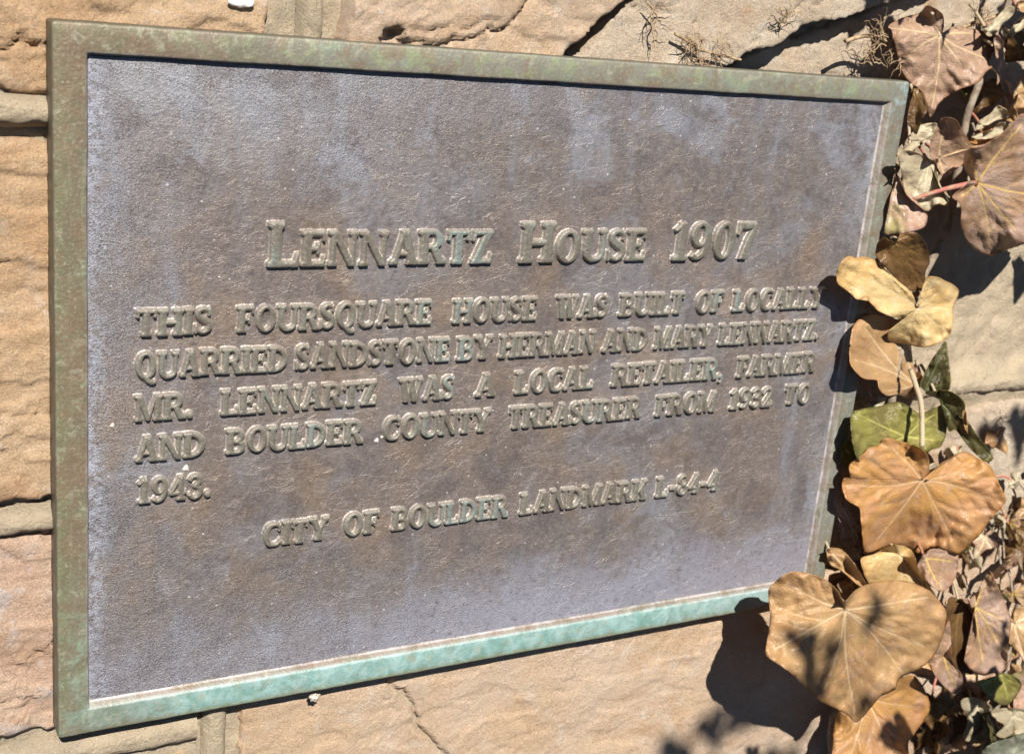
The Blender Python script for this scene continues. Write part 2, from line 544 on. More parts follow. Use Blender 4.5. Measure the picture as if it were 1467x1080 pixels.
def bronze_panel(name, letters=False):
    n = NT(name)
    v = pc(n)
    X, Y, Z = n.xyz(v)
    big = n.noise(v, 0.012, 4, 0.55, 0.4)
    mid = n.noise(v, 0.045, 5, 0.6, 0.6)
    fine = n.noise(v, 0.32, 5, 0.7, 0.3)
    grit = n.noise(v, 1.1, 3, 0.7)
    brown, lav, dark, blue = (0.184, 0.151, 0.136), (0.212, 0.205, 0.222), (0.112, 0.090, 0.084), (0.30, 0.32, 0.38)
    # bloom towards the rim: oxidised lavender on the outside, rubbed brown in the middle
    dx = n.math('MINIMUM', X, n.math('SUBTRACT', 430.0, X))
    dz = n.math('MINIMUM', n.math('MULTIPLY', Z, -1.0), n.math('ADD', Z, 290.0))
    edge = n.math('MINIMUM', dx, dz)
    edge = n.math('ADD', edge, n.math('MULTIPLY', n.math('SUBTRACT', mid, 0.5), 130.0))
    em = n.ramp(edge, 60.0, 6.0, 0, 0.8)
    col = n.mix(em, brown, lav)
    col = n.mix(n.ramp(big, 0.50, 0.62, 0, 0.7), col, lav)
    col = n.mix(n.ramp(n.noise(v, 0.022, 5, 0.62, 0.8), 0.55, 0.68, 0, 0.55), col, (0.225, 0.185, 0.165))
    col = n.mix(n.ramp(mid, 0.52, 0.38, 0, 0.6), col, dark)
    col = n.mix(n.math('MULTIPLY', n.ramp(n.noise(v, 0.026, 6, 0.66, 1.0), 0.54, 0.66, 0, 0.65), n.ramp(edge, 100.0, 20.0, 0.25, 1.0)), col, (0.29, 0.30, 0.345))  # bluish blotches: sky reflection put into the colour
    # vertical run marks
    mp = n.new("ShaderNodeMapping")
    mp.inputs['Scale'].default_value = (1.0, 1.0, 0.16)
    n.t.links.new(v, mp.inputs[0])
    run = n.noise(mp.outputs[0], 0.07, 4, 0.6)
    rmask = n.math('MULTIPLY', n.ramp(run, 0.50, 0.74), n.ramp(edge, 90.0, 10.0, 0.10, 0.55))
    col = n.mix(rmask, col, blue)
    # ochre halo round the words
    oc = n.math('MULTIPLY', n.ramp(n.noise(v, 0.03, 4, 0.6), 0.45, 0.68), n.math('MULTIPLY', n.ramp(Z, -60.0, -90.0), n.ramp(Z, -265.0, -225.0)))
    col = n.mix(n.math('MULTIPLY', oc, 0.55), col, (0.27, 0.19, 0.125))
    # pale sky sheen, in the colour, beside the left rim and at the bottom
    le = n.math('MULTIPLY', n.ramp(n.math('ADD', X, n.math('MULTIPLY', n.math('SUBTRACT', mid, 0.5), 30.0)), 24.0, 11.0), n.ramp(fine, 0.40, 0.6, 0.15, 0.85))
    ul = n.math('MULTIPLY', n.math('MULTIPLY', n.ramp(X, 190.0, 30.0), n.ramp(Z, -60.0, -15.0)), n.ramp(mid, 0.42, 0.6, 0.15, 0.9))
    col = n.mix(n.math('MULTIPLY', ul, 0.7), col, (0.33, 0.345, 0.38))
    col = n.mix(le, col, (0.44, 0.47, 0.56))
    bl = n.math('MULTIPLY', n.ramp(n.math('ADD', Z, n.math('MULTIPLY', n.math('SUBTRACT', mid, 0.5), 60.0)), -245.0, -282.0), n.ramp(X, 60.0, 240.0, 0.25, 0.75))
    col = n.mix(bl, col, (0.36, 0.36, 0.44))
    tr = n.math('MULTIPLY', n.ramp(X, 404.0, 420.0), n.math('MULTIPLY', n.ramp(mid, 0.45, 0.6, 0.0, 0.6), n.ramp(Z, -90.0, -30.0, 0.15, 1.0)))
    col = n.mix(tr, col, (0.38, 0.42, 0.50))
    # pits and salt specks
    vs = n.voro(v, 0.12)
    col = n.mix(n.ramp(vs, 0.085, 0.04, 0, 0.75), col, (0.60, 0.58, 0.60))
    pm = n.math('MULTIPLY', n.ramp(edge, 75.0, 10.0, 0.22, 1.0), n.ramp(X, 330.0, 60.0, 0.35, 1.0))
    peb = n.noise(v, 1.25, 4, 0.7, 0.1)
    col = n.mix(n.math('MULTIPLY', pm, n.ramp(peb, 0.52, 0.62, 0, 0.5)), col, (0.40, 0.40, 0.45))
    col = n.mix(n.math('MULTIPLY', pm, n.ramp(peb, 0.48, 0.38, 0, 0.6)), col, (0.085, 0.075, 0.08))
    col = n.mix(n.ramp(fine, 0.56, 0.72, 0, 0.35), col, (0.33, 0.30, 0.31))
    col = n.mix(n.ramp(fine, 0.46, 0.30, 0, 0.6), col, (0.11, 0.095, 0.10))
    col = n.mix(n.ramp(grit, 0.56, 0.72, 0, 0.35), col, (0.42, 0.40, 0.42))
    # wrinkled cast skin: warped ridges, pebbly near the rim
    w1 = n.noise(v, 0.13, 5, 0.62, 0.5)
    mp2 = n.new("ShaderNodeMapping")
    mp2.inputs['Rotation'].default_value = (0, math.radians(-38), 0)
    mp2.inputs['Scale'].default_value = (0.55, 1.0, 1.25)
    n.t.links.new(v, mp2.inputs[0])
    w2 = n.noise(mp2.outputs[0], 0.34, 5, 0.66, 0.45)
    r1 = n.math('ABSOLUTE', n.math('SUBTRACT', w1, 0.5))
    r2 = n.math('ABSOLUTE', n.math('SUBTRACT', w2, 0.5))
    wr = n.math('ADD', n.math('MULTIPLY', r1, 1.6), n.math('MULTIPLY', r2, 1.2))
    if not letters:
        col = n.mix(n.ramp(r2, 0.03, 0.0, 0, 0.22), col, (0.42, 0.37, 0.34))
        b = n.bump(wr, 0.0011, 0.38)
        # leathery creases: thin, wandering, here and there
        cr1 = n.math('ABSOLUTE', n.math('SUBTRACT', n.noise(mp2.outputs[0], 0.11, 5, 0.6, 0.6), 0.5))
        crm = n.math('MULTIPLY', n.ramp(cr1, 0.018, 0.0), n.ramp(mid, 0.42, 0.56))
        b = n.bump(crm, 0.0007, 0.45, b)
        col = n.mix(n.math('MULTIPLY', crm, 0.20), col, (0.40, 0.35, 0.31))
        b2 = n.new("ShaderNodeBump")
        n.put(b2.inputs['Height'], peb)
        b2.inputs['Distance'].default_value = 0.0006
        n.put(b2.inputs['Strength'], n.math('MULTIPLY', pm, 1.0))
        n.put(b2.inputs['Normal'], b)
        b = b2.outputs[0]
        b = n.bump(n.noise(v, 0.06, 3, 0.5), 0.004, 0.22, b)
    else:
        rise = n.attr("rise")
        # patina sits on the tops, dust at the foot; shoulder highlights are painted in
        topc = n.mix(n.ramp(mid, 0.4, 0.62), (0.188, 0.165, 0.133), (0.215, 0.208, 0.172))
        tq = n.math('MULTIPLY', n.ramp(n.noise(v, 0.02, 3, 0.5), 0.54, 0.66), 0.6)
        topc = n.mix(n.math('MULTIPLY', tq, 0.7), topc, (0.28, 0.40, 0.39))
        topc = n.mix(n.ramp(fine, 0.48, 0.32, 0, 0.6), topc, (0.15, 0.125, 0.10))
        topc = n.mix(n.ramp(grit, 0.52, 0.68, 0, 0.4), topc, (0.34, 0.31, 0.27))
        sh = n.mix(n.ramp(grit, 0.35, 0.65), (0.42, 0.38, 0.33), (0.27, 0.24, 0.205))
        lc = n.mix(n.ramp(rise, 0.80, 0.97), sh, topc)
        dust = n.mix(n.ramp(grit, 0.4, 0.65), (0.36, 0.32, 0.28), (0.60, 0.57, 0.52))
        col = n.mix(n.math('MULTIPLY', n.ramp(rise, 0.008, 0.09), n.ramp(mid, 0.35, 0.6, 0.2, 0.75)), col, dust)
        col = n.mix(n.ramp(rise, 0.12, 0.30), col, lc)
        b = n.bump(n.noise(v, 0.55, 4, 0.65), 0.0006, 0.8)
    rg = n.ramp(fine, 0.3, 0.7, 0.36, 0.56)
    return n.out(Base_Color=col, Metallic=0.42, Roughness=rg, Normal=b, Specular_IOR_Level=0.5)


def bronze_rim():
    n = NT("bronze_rim_patina")
    v = pc(n)
    X, Y, Z = n.xyz(v)
    big = n.noise(v, 0.03, 5, 0.62, 0.5)
    mid = n.noise(v, 0.11, 6, 0.66, 0.4)
    fine = n.noise(v, 0.6, 4, 0.7)
    olive, brown, green, teal, greyg = (0.160, 0.142, 0.090), (0.185, 0.135, 0.090), (0.175, 0.200, 0.115), (0.215, 0.47, 0.43), (0.235, 0.250, 0.212)
    col = n.mix(n.ramp(big, 0.42, 0.58), olive, brown)
    col = n.mix(n.ramp(mid, 0.54, 0.68, 0, 0.45), col, green)
    top = n.math('MULTIPLY', n.ramp(Z, -14.0, -8.0), n.ramp(n.math('ADD', X, n.math('MULTIPLY', big, 120.0)), 80.0, 190.0))
    col = n.mix(n.math('MULTIPLY', top, 0.62), col, greyg)
    col = n.mix(n.math('MULTIPLY', top, n.ramp(mid, 0.5, 0.62, 0, 0.6)), col, (0.22, 0.25, 0.13))
    right = n.ramp(X, 424.0, 428.0)
    col = n.mix(n.math('MULTIPLY', right, 0.85), col, n.mix(n.math('MULTIPLY', n.ramp(mid, 0.48, 0.66), n.ramp(n.math('ABSOLUTE', n.math('ADD', Z, 150.0)), 70.0, 145.0, 0.15, 0.9)), (0.195, 0.205, 0.180), (0.27, 0.38, 0.41)))
    # water collects on the lower rim and its verdigris is brightest there
    low = n.math('MULTIPLY', n.ramp(Z, -289.2, -290.4), n.ramp(n.math('ADD', X, n.math('MULTIPLY', n.math('SUBTRACT', big, 0.5), 60.0)), 5.0, 75.0, 0.35, 1.0))
    tl = n.mix(n.ramp(mid, 0.35, 0.65), (0.18, 0.34, 0.31), (0.32, 0.49, 0.48))
    tl = n.mix(n.math('MULTIPLY', n.ramp(X, 300.0, 410.0), 0.4), tl, (0.36, 0.45, 0.50))
    tl = n.mix(n.ramp(n.math('ADD', Z, n.math('MULTIPLY', mid, 5.0)), -296.0, -299.5, 0, 0.8), tl, (0.26, 0.27, 0.14))
    col = n.mix(n.math('MULTIPLY', low, 0.92), col, tl)
    llow = n.math('MULTIPLY', n.ramp(X, 16.0, 12.0), n.ramp(Z, -200.0, -290.0))
    col = n.mix(n.math('MULTIPLY', llow, n.ramp(mid, 0.42, 0.62, 0.2, 0.7)), col, (0.235, 0.32, 0.25))
    # streaks run down the uprights
    mps = n.new("ShaderNodeMapping")
    mps.inputs['Scale'].default_value = (1.0, 1.0, 0.10)
    n.t.links.new(v, mps.inputs[0])
    stk = n.noise(mps.outputs[0], 0.42, 4, 0.6)
    upr = n.math('ADD', n.ramp(X, 13.0, 12.0), n.ramp(X, 424.0, 425.5))
    col = n.mix(n.math('MULTIPLY', upr, n.ramp(stk, 0.52, 0.66, 0, 0.5)), col, (0.16, 0.13, 0.085))
    col = n.mix(n.math('MULTIPLY', upr, n.ramp(stk, 0.46, 0.34, 0, 0.35)), col, (0.26, 0.26, 0.17))
    outer = n.math('MULTIPLY', n.ramp(X, 6.0, 1.0), n.ramp(mid, 0.3, 0.6, 0.3, 1.0))
    col = n.mix(n.math('MULTIPLY', outer, 0.6), col, (0.14, 0.15, 0.07))
    # blots of bright verdigris on the left rim
    bl = n.math('MULTIPLY', n.ramp(n.noise(v, 0.05, 4, 0.6, 0.3), 0.60, 0.72), n.ramp(X, 20.0, 40.0, 0.7, 0.25))
    col = n.mix(bl, col, (0.27, 0.42, 0.30))
    col = n.mix(n.ramp(n.noise(v, 0.16, 5, 0.66, 0.8), 0.54, 0.66, 0, 0.6), col, (0.33, 0.33, 0.24))
    col = n.mix(n.math('MULTIPLY', n.ramp(n.noise(v, 0.075, 5, 0.7, 0.9), 0.52, 0.40, 0, 0.55), n.ramp(low, 0.2, 0.8, 1.0, 0.3)), col, (0.19, 0.135, 0.085))
    col = n.mix(n.ramp(fine, 0.53, 0.72, 0, 0.5), col, (0.40, 0.39, 0.32))
    col = n.mix(n.ramp(fine, 0.45, 0.25, 0, 0.5), col, (0.09, 0.08, 0.05))
    # lip of the recess: paler, its sunlit highlight put into the colour
    lip = n.attr("lip")
    col = n.mix(n.math('MULTIPLY', lip, n.ramp(mid, 0.35, 0.6, 0.3, 0.95)), col, (0.50, 0.47, 0.50))
    # the outer returns are a darker brown
    sidem = n.attr("side")
    col = n.mix(n.math('MULTIPLY', sidem, 0.75), col, (0.085, 0.080, 0.060))
    b = n.bump(mid, 0.0010, 0.5)
    b = n.bump(n.noise(v, 0.7, 4, 0.65), 0.0004, 0.7, b)
    return n.out(Base_Color=col, Metallic=0.2, Roughness=n.ramp(mid, 0.3, 0.7, 0.38, 0.62), Normal=b)


M_panel = bronze_panel("bronze_panel")
M_letter = bronze_panel("bronze_letter", True)
M_rim = bronze_rim()


def rrect(x0, x1, z0, z1, r, nc=6, step=2.5):
    """rounded rectangle as a point loop with evenly divided sides (counts depend only on the nominal size)"""
    pts = []
    corners = [(x1 - r, z1 - r, 0), (x0 + r, z1 - r, 90), (x0 + r, z0 + r, 180), (x1 - r, z0 + r, 270)]
    ns = [int(PW / step), int(PH / step)] * 2
    for i, (cx, cz, a0) in enumerate(corners):
        for k in range(nc + 1):
            a = math.radians(a0 + 90 * k / nc)
            pts.append((cx + r * math.cos(a), cz + r * math.sin(a)))
        nx = corners[(i + 1) % 4]
        a1 = math.radians(nx[2])
        p, q = np.array(pts[-1]), np.array((nx[0] + r * math.cos(a1), nx[1] + r * math.sin(a1)))
        for k in range(1, ns[i]):
            pts.append(tuple(p + (q - p) * k / ns[i]))
    return pts


rings = []   # (x0, x1, z0, z1, radius, depth mm, lip, side)
O = (0, PW, -PH, 0)
def ins(l, r, b, t, rad, dep, lip=0, side=0):
    rings.append((O[0] + l, O[1] - r, O[2] + b, O[3] - t, rad, dep, lip, side))
ins(2.0, 2.0, 2.0, 2.0, 1.2, 12.6, 0, 1)
ins(-0.2, -0.2, -0.2, -0.2, 1.6, 12.6, 0, 1)
ins(-0.3, -0.3, -0.3, -0.3, 1.6, 6.0, 0, 1)
ins(-0.2, -0.2, -0.2, -0.2, 1.6, 2.2, 0, 1)
ins(0.0, 0.0, 0.0, 0.0, 1.5, 1.0, 0, 0.8)
ins(0.4, 0.4, 0.4, 0.4, 1.4, 0.35, 0.15, 0.2)
ins(1.2, 1.2, 1.2, 1.2, 1.2, 0.05, 0.0, 0)
ins(5, 5, 5, 5, 1.2, 0.0, 0, 0)
ins(11.4, 10.6, 11.0, 10.2, 1.2, 0.02, 0, 0)
ins(12.3, 11.4, 11.7, 10.9, 1.0, 0.16, 0.35, 0)
ins(12.6, 11.9, 12.2, 11.15, 0.9, 0.55, 0.3, 0)
ins(12.9, 13.3, 13.6, 11.4, 0.9, 2.15, 0.25, 0)
ins(13.1, 14.0, 14.2, 11.5, 1.0, FIELD - 0.12, 0.95, 0)
ins(13.6, 14.8, 15.0, 12.0, 1.2, FIELD + 0.06, 0.3, 0)
V, LIP, SIDE = [], [], []
npt = None
for x0, x1, z0, z1, r, dep, lp, sd_ in rings:
    p = np.array(rrect(x0, x1, z0, z1, r))
    npt = len(p)
    wv = gnoise(p[:, 0] / 37, p[:, 1] / 37, 71) * 0.22 + gnoise(p[:, 0] / 7, p[:, 1] / 7, 72) * 0.13 - 0.35 * sstep(0.5, 0.9, gnoise(p[:, 0] / 5, p[:, 1] / 5, 74)) + gnoise(p[:, 0] / 3, p[:, 1] / 3, 73) * 0.07
    V.append(np.stack([p[:, 0] + wv * 0.8, np.full(npt, dep) + wv * 0.35 * (dep < 3), p[:, 1] + wv * 0.8], 1))
    LIP += [lp] * npt; SIDE += [sd_] * npt
V = np.concatenate(V) * MM - PL
F = []
for i in range(len(rings) - 1):
    for k in range(npt):
        k2 = (k + 1) % npt
        F.append((i * npt + k, i * npt + k2, (i + 1) * npt + k2, (i + 1) * npt + k))
rim = link("rim", make_mesh("rim", V, F, True, {"lip": LIP, "side": SIDE}), plaque, M_rim)

# recessed panel with gentle unevenness of the casting
x = np.arange(12.8, PW - 12.4, 1.6); z = np.arange(-PH + 13.2, -11.2, 1.6)
X, Z = np.meshgrid(x, z)
y = FIELD + fbm(X / 60, Z / 45, 401, 3) * 0.10 + fbm(X / 7, Z / 5, 402, 3) * 0.035
ew = np.minimum(np.minimum(X - 12, PW - 12 - X), np.minimum(-11 - Z, Z + PH - 15))
y = y + 0.3 * sstep(5, 0, ew) * 0
used, F = grid_faces(np.ones(X.shape, bool))
V = np.stack([X.ravel(), y.ravel(), Z.ravel()], 1) * MM - PL
link("panel", make_mesh("panel", V, F), plaque, M_panel)

# ------------------------------------------------------------------ lettering: hand drawn bold roman capitals
S, T = 0.215, 0.115      # heavy and light stroke, cap height 1
SH, OV = 0.085, 0.065    # serif thickness and overhang


def serif(x0, x1, y, up):
    k = 1 if up else -1
    return ('p', [(x0 - OV, y), (x1 + OV, y), (x1 + OV, y + k * SH), (x1, y + k * (SH + .07)), (x0, y + k * (SH + .07)), (x0 - OV, y + k * SH)])


def stem(x, w=S, y0=0.0, y1=1.0, bot=True, top=True):
    r = [('p', [(x, y0), (x + w, y0), (x + w, y1), (x, y1)])]
    if bot: r.append(serif(x, x + w, y0, True))
    if top: r.append(serif(x, x + w, y1, False))
    return r


def box(x0, y0, x1, y1):
    return [('p', [(x0, y0), (x1, y0), (x1, y1), (x0, y1)])]


def bar(x0, y0, x1, y1, w):
    """slanted stroke with level ends, w = horizontal width"""
    return [('p', [(x0 - w / 2, y0), (x0 + w / 2, y0), (x1 + w / 2, y1), (x1 - w / 2, y1)])]


def ell(cx, cy, rx, ry, n=40):
    return [(cx + rx * math.cos(2 * math.pi * k / n), cy + ry * math.sin(2 * math.pi * k / n)) for k in range(n)]


def ring(cx, cy, rx, ry, wx, wy):
    return [('h', ell(cx, cy, rx, ry), ell(cx, cy, rx - wx, ry - wy))]


def bowl(x, y0, y1, x1, wx, wy):
    """bowl to the right of a stem from height y0 to y1 reaching x1"""
    cy, ry = (y0 + y1) / 2, (y1 - y0) / 2
    rx = min(x1 - x, ry * 1.15)
    cx = x1 - rx

    def half(cx, rx, ry, xl):
        p = [(cx + rx * math.sin(a), cy + ry * math.cos(a)) for a in np.linspace(0, math.pi, 20)]
        return [(xl, cy + ry)] + p + [(xl, cy - ry)]
    return [('h', half(cx, rx, ry, x), half(cx, rx - wx, ry - wy, x - 0.02))]


def stroke(pts, ws, n=7):
    P = catmull(pts, n, False)
    Wd = np.interp(np.linspace(0, len(pts) - 1, len(P)), range(len(pts)), ws)
    L, Rr = [], []
    for i, p in enumerate(P):
        t = P[min(i + 1, len(P) - 1)] - P[max(i - 1, 0)]
        t = t / (np.linalg.norm(t) + 1e-9)
        nn = np.array([-t[1], t[0]])
        L.append(tuple(p + nn * Wd[i] / 2)); Rr.append(tuple(p - nn * Wd[i] / 2))
    return [('p', L + Rr[::-1])]


def beak(x, y0, y1, w=0.085):
    return [('p', [(x - w, y0), (x, y0), (x, y1), (x - w * 0.6, y1)])]


G = {}
G['I'] = (0.36, stem(0.072))
G['L'] = (0.72, stem(0.07) + box(0.1, 0, 0.66, T) + [('p', [(0.56, 0), (0.69, 0), (0.70, 0.30), (0.64, 0.30)])])
G['E'] = (0.74, stem(0.07) + box(0.1, 0, 0.66, T) + box(0.1, 1 - T, 0.64, 1) + box(0.1, 0.45, 0.50, 0.56)
          + [('p', [(0.57, 0), (0.70, 0), (0.71, 0.28), (0.65, 0.28)]), ('p', [(0.56, 1), (0.67, 1), (0.68, 0.73), (0.62, 0.73)]), ('p', [(0.45, 0.36), (0.52, 0.36), (0.52, 0.65), (0.45, 0.65)])])
G['F'] = (0.68, stem(0.07) + box(0.1, 1 - T, 0.62, 1) + box(0.1, 0.43, 0.48, 0.54)
          + [('p', [(0.54, 1), (0.65, 1), (0.66, 0.72), (0.60, 0.72)]), ('p', [(0.43, 0.34), (0.50, 0.34), (0.50, 0.64), (0.43, 0.64)])])
G['H'] = (0.90, stem(0.07) + stem(0.615) + box(0.2, 0.44, 0.7, 0.56))
G['T'] = (0.74, stem(0.262, top=False) + box(0.03, 1 - T, 0.71, 1) + beak(0.12, 0.72, 1, 0.09) + [('p', [(0.62, 0.72), (0.71, 0.72), (0.71, 1), (0.66, 1)])])
G['N'] = (0.90, stem(0.10, 0.125, top=False) + stem(0.68, 0.125, bot=False) + [('p', [(0.02, 1), (0.27, 1), (0.805, 0), (0.62, 0), (0.17, 0.82), (0.02, 0.915)])])
G['M'] = (1.06, stem(0.10, 0.12, top=False) + stem(0.77, 0.21, top=False) + [('p', [(0.02, 1), (0.28, 1), (0.58, 0.14), (0.50, 0.02), (0.44, 0.02), (0.15, 0.86), (0.02, 0.92)]),
          ('p', [(0.80, 1), (1.04, 1), (1.04, 0.92), (0.92, 0.86), (0.80, 0.86), (0.56, 0.02), (0.46, 0.02), (0.52, 0.25)])])
G['A'] = (0.86, bar(0.15, 0.02, 0.42, 1.0, 0.13) + bar(0.70, 0.02, 0.44, 1.0, 0.245) + box(0.24, 0.27, 0.62, 0.37)
          + [serif(0.09, 0.20, 0, True), serif(0.60, 0.80, 0, True)])
G['W'] = (1.14, bar(0.17, 1, 0.36, 0, 0.23) + bar(0.56, 0.95, 0.36, 0, 0.12) + bar(0.54, 1, 0.76, 0, 0.23) + bar(0.99, 1, 0.78, 0, 0.12)
          + [serif(0.06, 0.28, 1, False), serif(0.47, 0.64, 1, False), serif(0.94, 1.06, 1, False)])
G['Y'] = (0.84, stem(0.312, y1=0.5, top=False) + bar(0.15, 1, 0.42, 0.40, 0.23) + bar(0.72, 1, 0.45, 0.42, 0.13) + [serif(0.05, 0.26, 1, False), serif(0.65, 0.78, 1, False)])
G['K'] = (0.88, stem(0.07) + bar(0.30, 0.40, 0.70, 1.0, 0.14) + bar(0.72, 0.0, 0.42, 0.60, 0.25) + [serif(0.60, 0.83, 0, True), serif(0.63, 0.76, 1, False)])
G['Z'] = (0.76, box(0.07, 1 - T, 0.70, 1) + box(0.05, 0, 0.70, T) + bar(0.175, 0.0, 0.575, 1.0, 0.26)
          + [('p', [(0.07, 1), (0.05, 0.70), (0.12, 0.70), (0.19, 1)]), ('p', [(0.71, 0), (0.73, 0.30), (0.66, 0.30), (0.57, 0)])])
G['O'] = (0.88, ring(0.44, 0.5, 0.40, 0.52, 0.215, 0.10))
G['Q'] = (0.88, ring(0.44, 0.5, 0.40, 0.52, 0.215, 0.10) + stroke([(0.36, 0.06), (0.52, -0.08), (0.68, -0.17), (0.84, -0.16)], [0.10, 0.17, 0.15, 0.06]))
G['0'] = (0.72, ring(0.36, 0.5, 0.33, 0.51, 0.205, 0.10))
G['D'] = (0.86, stem(0.07) + bowl(0.1, 0, 1, 0.82, 0.215, 0.11))
G['B'] = (0.80, stem(0.07) + bowl(0.1, 0.47, 1, 0.70, 0.20, 0.10) + bowl(0.1, 0, 0.56, 0.76, 0.21, 0.11))
G['R'] = (0.86, stem(0.07) + bowl(0.1, 0.44, 1, 0.74, 0.205, 0.10) + bar(0.72, 0, 0.47, 0.50, 0.23) + [serif(0.66, 0.82, 0, True)])
G['C'] = (0.80, stroke([(0.72, 0.70), (0.66, 0.88), (0.46, 0.96), (0.24, 0.86), (0.145, 0.5), (0.24, 0.14), (0.46, 0.045), (0.64, 0.10), (0.74, 0.26)], [0.07, 0.12, 0.11, 0.18, 0.215, 0.18, 0.11, 0.10, 0.05]) + [('p', [(0.64, 0.66), (0.74, 0.66), (0.74, 0.99), (0.68, 0.97)])])
G['U'] = (0.88, stem(0.08, 0.205, y0=0.3, bot=False) + stem(0.67, 0.12, y0=0.3, bot=False) + stroke([(0.183, 0.36), (0.20, 0.20), (0.34, 0.06), (0.46, 0.045), (0.60, 0.08), (0.71, 0.20), (0.73, 0.36)], [0.205, 0.20, 0.15, 0.12, 0.12, 0.12, 0.12]))
G['S'] = (0.66, stroke([(0.55, 0.74), (0.48, 0.90), (0.32, 0.96), (0.155, 0.86), (0.16, 0.68), (0.33, 0.54), (0.51, 0.40), (0.52, 0.18), (0.34, 0.045), (0.15, 0.10), (0.075, 0.26)], [0.07, 0.10, 0.10, 0.15, 0.19, 0.215, 0.20, 0.16, 0.10, 0.09, 0.07]) + [('p', [(0.50, 0.69), (0.58, 0.69), (0.57, 1.0), (0.52, 0.97)]), ('p', [(0.04, 0.0), (0.09, 0.03), (0.11, 0.32), (0.03, 0.32)])])
G['1'] = (0.50, stem(0.16, 0.205, top=False) + stroke([(0.03, 0.80), (0.14, 0.86), (0.27, 0.98)], [0.07, 0.10, 0.14]) + [('p', [(0.05, 0), (0.48, 0), (0.48, SH), (0.05, SH)])])
G['2'] = (0.66, stroke([(0.08, 0.70), (0.14, 0.88), (0.32, 0.96), (0.48, 0.84), (0.47, 0.62), (0.28, 0.34), (0.08, 0.07)], [0.14, 0.13, 0.11, 0.18, 0.20, 0.14, 0.12]) + box(0.05, 0, 0.60, 0.17) + [('p', [(0.52, 0), (0.61, 0), (0.63, 0.30), (0.56, 0.30)])])
G['3'] = (0.64, stroke([(0.08, 0.78), (0.18, 0.92), (0.34, 0.95), (0.46, 0.82), (0.42, 0.64), (0.24, 0.54)], [0.13, 0.11, 0.11, 0.18, 0.16, 0.08]) + stroke([(0.24, 0.54), (0.44, 0.46), (0.51, 0.27), (0.38, 0.07), (0.20, 0.05), (0.07, 0.20)], [0.08, 0.15, 0.20, 0.13, 0.10, 0.14]))
G['4'] = (0.70, stem(0.36, 0.20, top=False) + box(0.03, 0.24, 0.67, 0.36) + [('p', [(0.03, 0.30), (0.14, 0.34), (0.50, 0.98), (0.40, 1.0)])])
G['7'] = (0.62, box(0.05, 0.84, 0.59, 1) + [('p', [(0.05, 1), (0.03, 0.68), (0.10, 0.68), (0.15, 1)]), ('p', [(0.16, 0), (0.39, 0), (0.60, 0.92), (0.48, 0.92), (0.30, 0.55)])])
G['8'] = (0.68, ring(0.34, 0.745, 0.255, 0.265, 0.15, 0.085) + ring(0.34, 0.27, 0.30, 0.285, 0.175, 0.095))
G['9'] = (0.68, ring(0.33, 0.68, 0.30, 0.33, 0.19, 0.09) + stroke([(0.54, 0.70), (0.53, 0.42), (0.42, 0.16), (0.24, 0.05), (0.10, 0.14)], [0.19, 0.20, 0.15, 0.10, 0.13]))
G['.'] = (0.30, [('p', ell(0.15, 0.11, 0.12, 0.12, 16))])
G[','] = (0.30, [('p', ell(0.15, 0.11, 0.12, 0.12, 16))] + stroke([(0.19, 0.08), (0.20, -0.06), (0.09, -0.20)], [0.14, 0.11, 0.04]))
G['-'] = (0.42, box(0.05, 0.30, 0.37, 0.44))

LH = 2.7     # mm letter relief
_glyph_cache = {}


def glyph_mesh(ch, cap):
    key = (ch, round(cap, 1))
    if key in _glyph_cache:
        return _glyph_cache[key]
    adv, prims = G[ch]
    c = 0.2
    x = np.arange(-1.8, adv * cap + 2.0, c)
    z = np.arange(-0.26 * cap - 1.5, cap + 1.9, c)
    X, Z = np.meshgrid(x, z)
    gx, gz = X / cap, Z / cap
    d = np.full(X.shape, 9.0)
    for p in prims:
        q = poly_sdf(gx, gz, p[1])
        if p[0] == 'h':
            q = np.maximum(q, -poly_sdf(gx, gz, p[2]))
        k = 0.02
        hh = np.clip(0.5 + 0.5 * (q - d) / k, 0, 1)
        d = q * (1 - hh) + d * hh - k * hh * (1 - hh)
    d = d * cap - 0.15
    d = d + fbm(X / 2.6, Z / 2.6, 900 + ord(ch), 3) * 0.07
    # cast profile: soft foot, drafted wall, rounded shoulder, slightly cushioned top
    foot = sstep(0.9, 0.15, d) * 0.14 + sstep(1.5, 0.8, d) * 0.012
    wallp = np.clip((0.18 - d) / 0.36, 0, 1)
    wallp = wallp * wallp * (3 - 2 * wallp) * 0.5 + wallp * 0.5
    rise = foot + wallp * 0.78 + sstep(-0.25, -1.15, d) * 0.06
    h = rise * LH - 0.03
    mask = d < 1.3
    used, F = grid_faces(mask)
    V = np.stack([X.ravel()[used], -h.ravel()[used], Z.ravel()[used]], 1) * MM
    me = make_mesh("letter", V, F, True, {"rise": rise.ravel()[used]})
    me.materials.append(M_letter)
    _glyph_cache[key] = (me, adv)
    return _glyph_cache[key]


def word(text, x0, x1, base, cap, small=None, rnd=random.Random(5)):
    caps = [cap if (small is None or i == 0) else small for i in range(len(text))]
    if small is not None and text[0].isdigit():
        caps = [cap] * len(text)
    gap = 0.015 * cap
    nat = sum(G[ch][0] * c for ch, c in zip(text, caps)) + gap * (len(text) - 1)
    k = (x1 - x0) / nat
    cx = x0
    for ch, c in zip(text, caps):
        me, adv = glyph_mesh(ch, c)
        o = link("letter", me, plaque)
        o.location = Vector((cx * MM, FIELD * MM, (base + rnd.uniform(-.18, .18)) * MM)) - plaque.location
        o.scale = (k, 1, 1)
        o.rotation_euler = (0, math.radians(rnd.uniform(-0.8, 0.8)), 0)
        cx += (adv * c + gap) * k


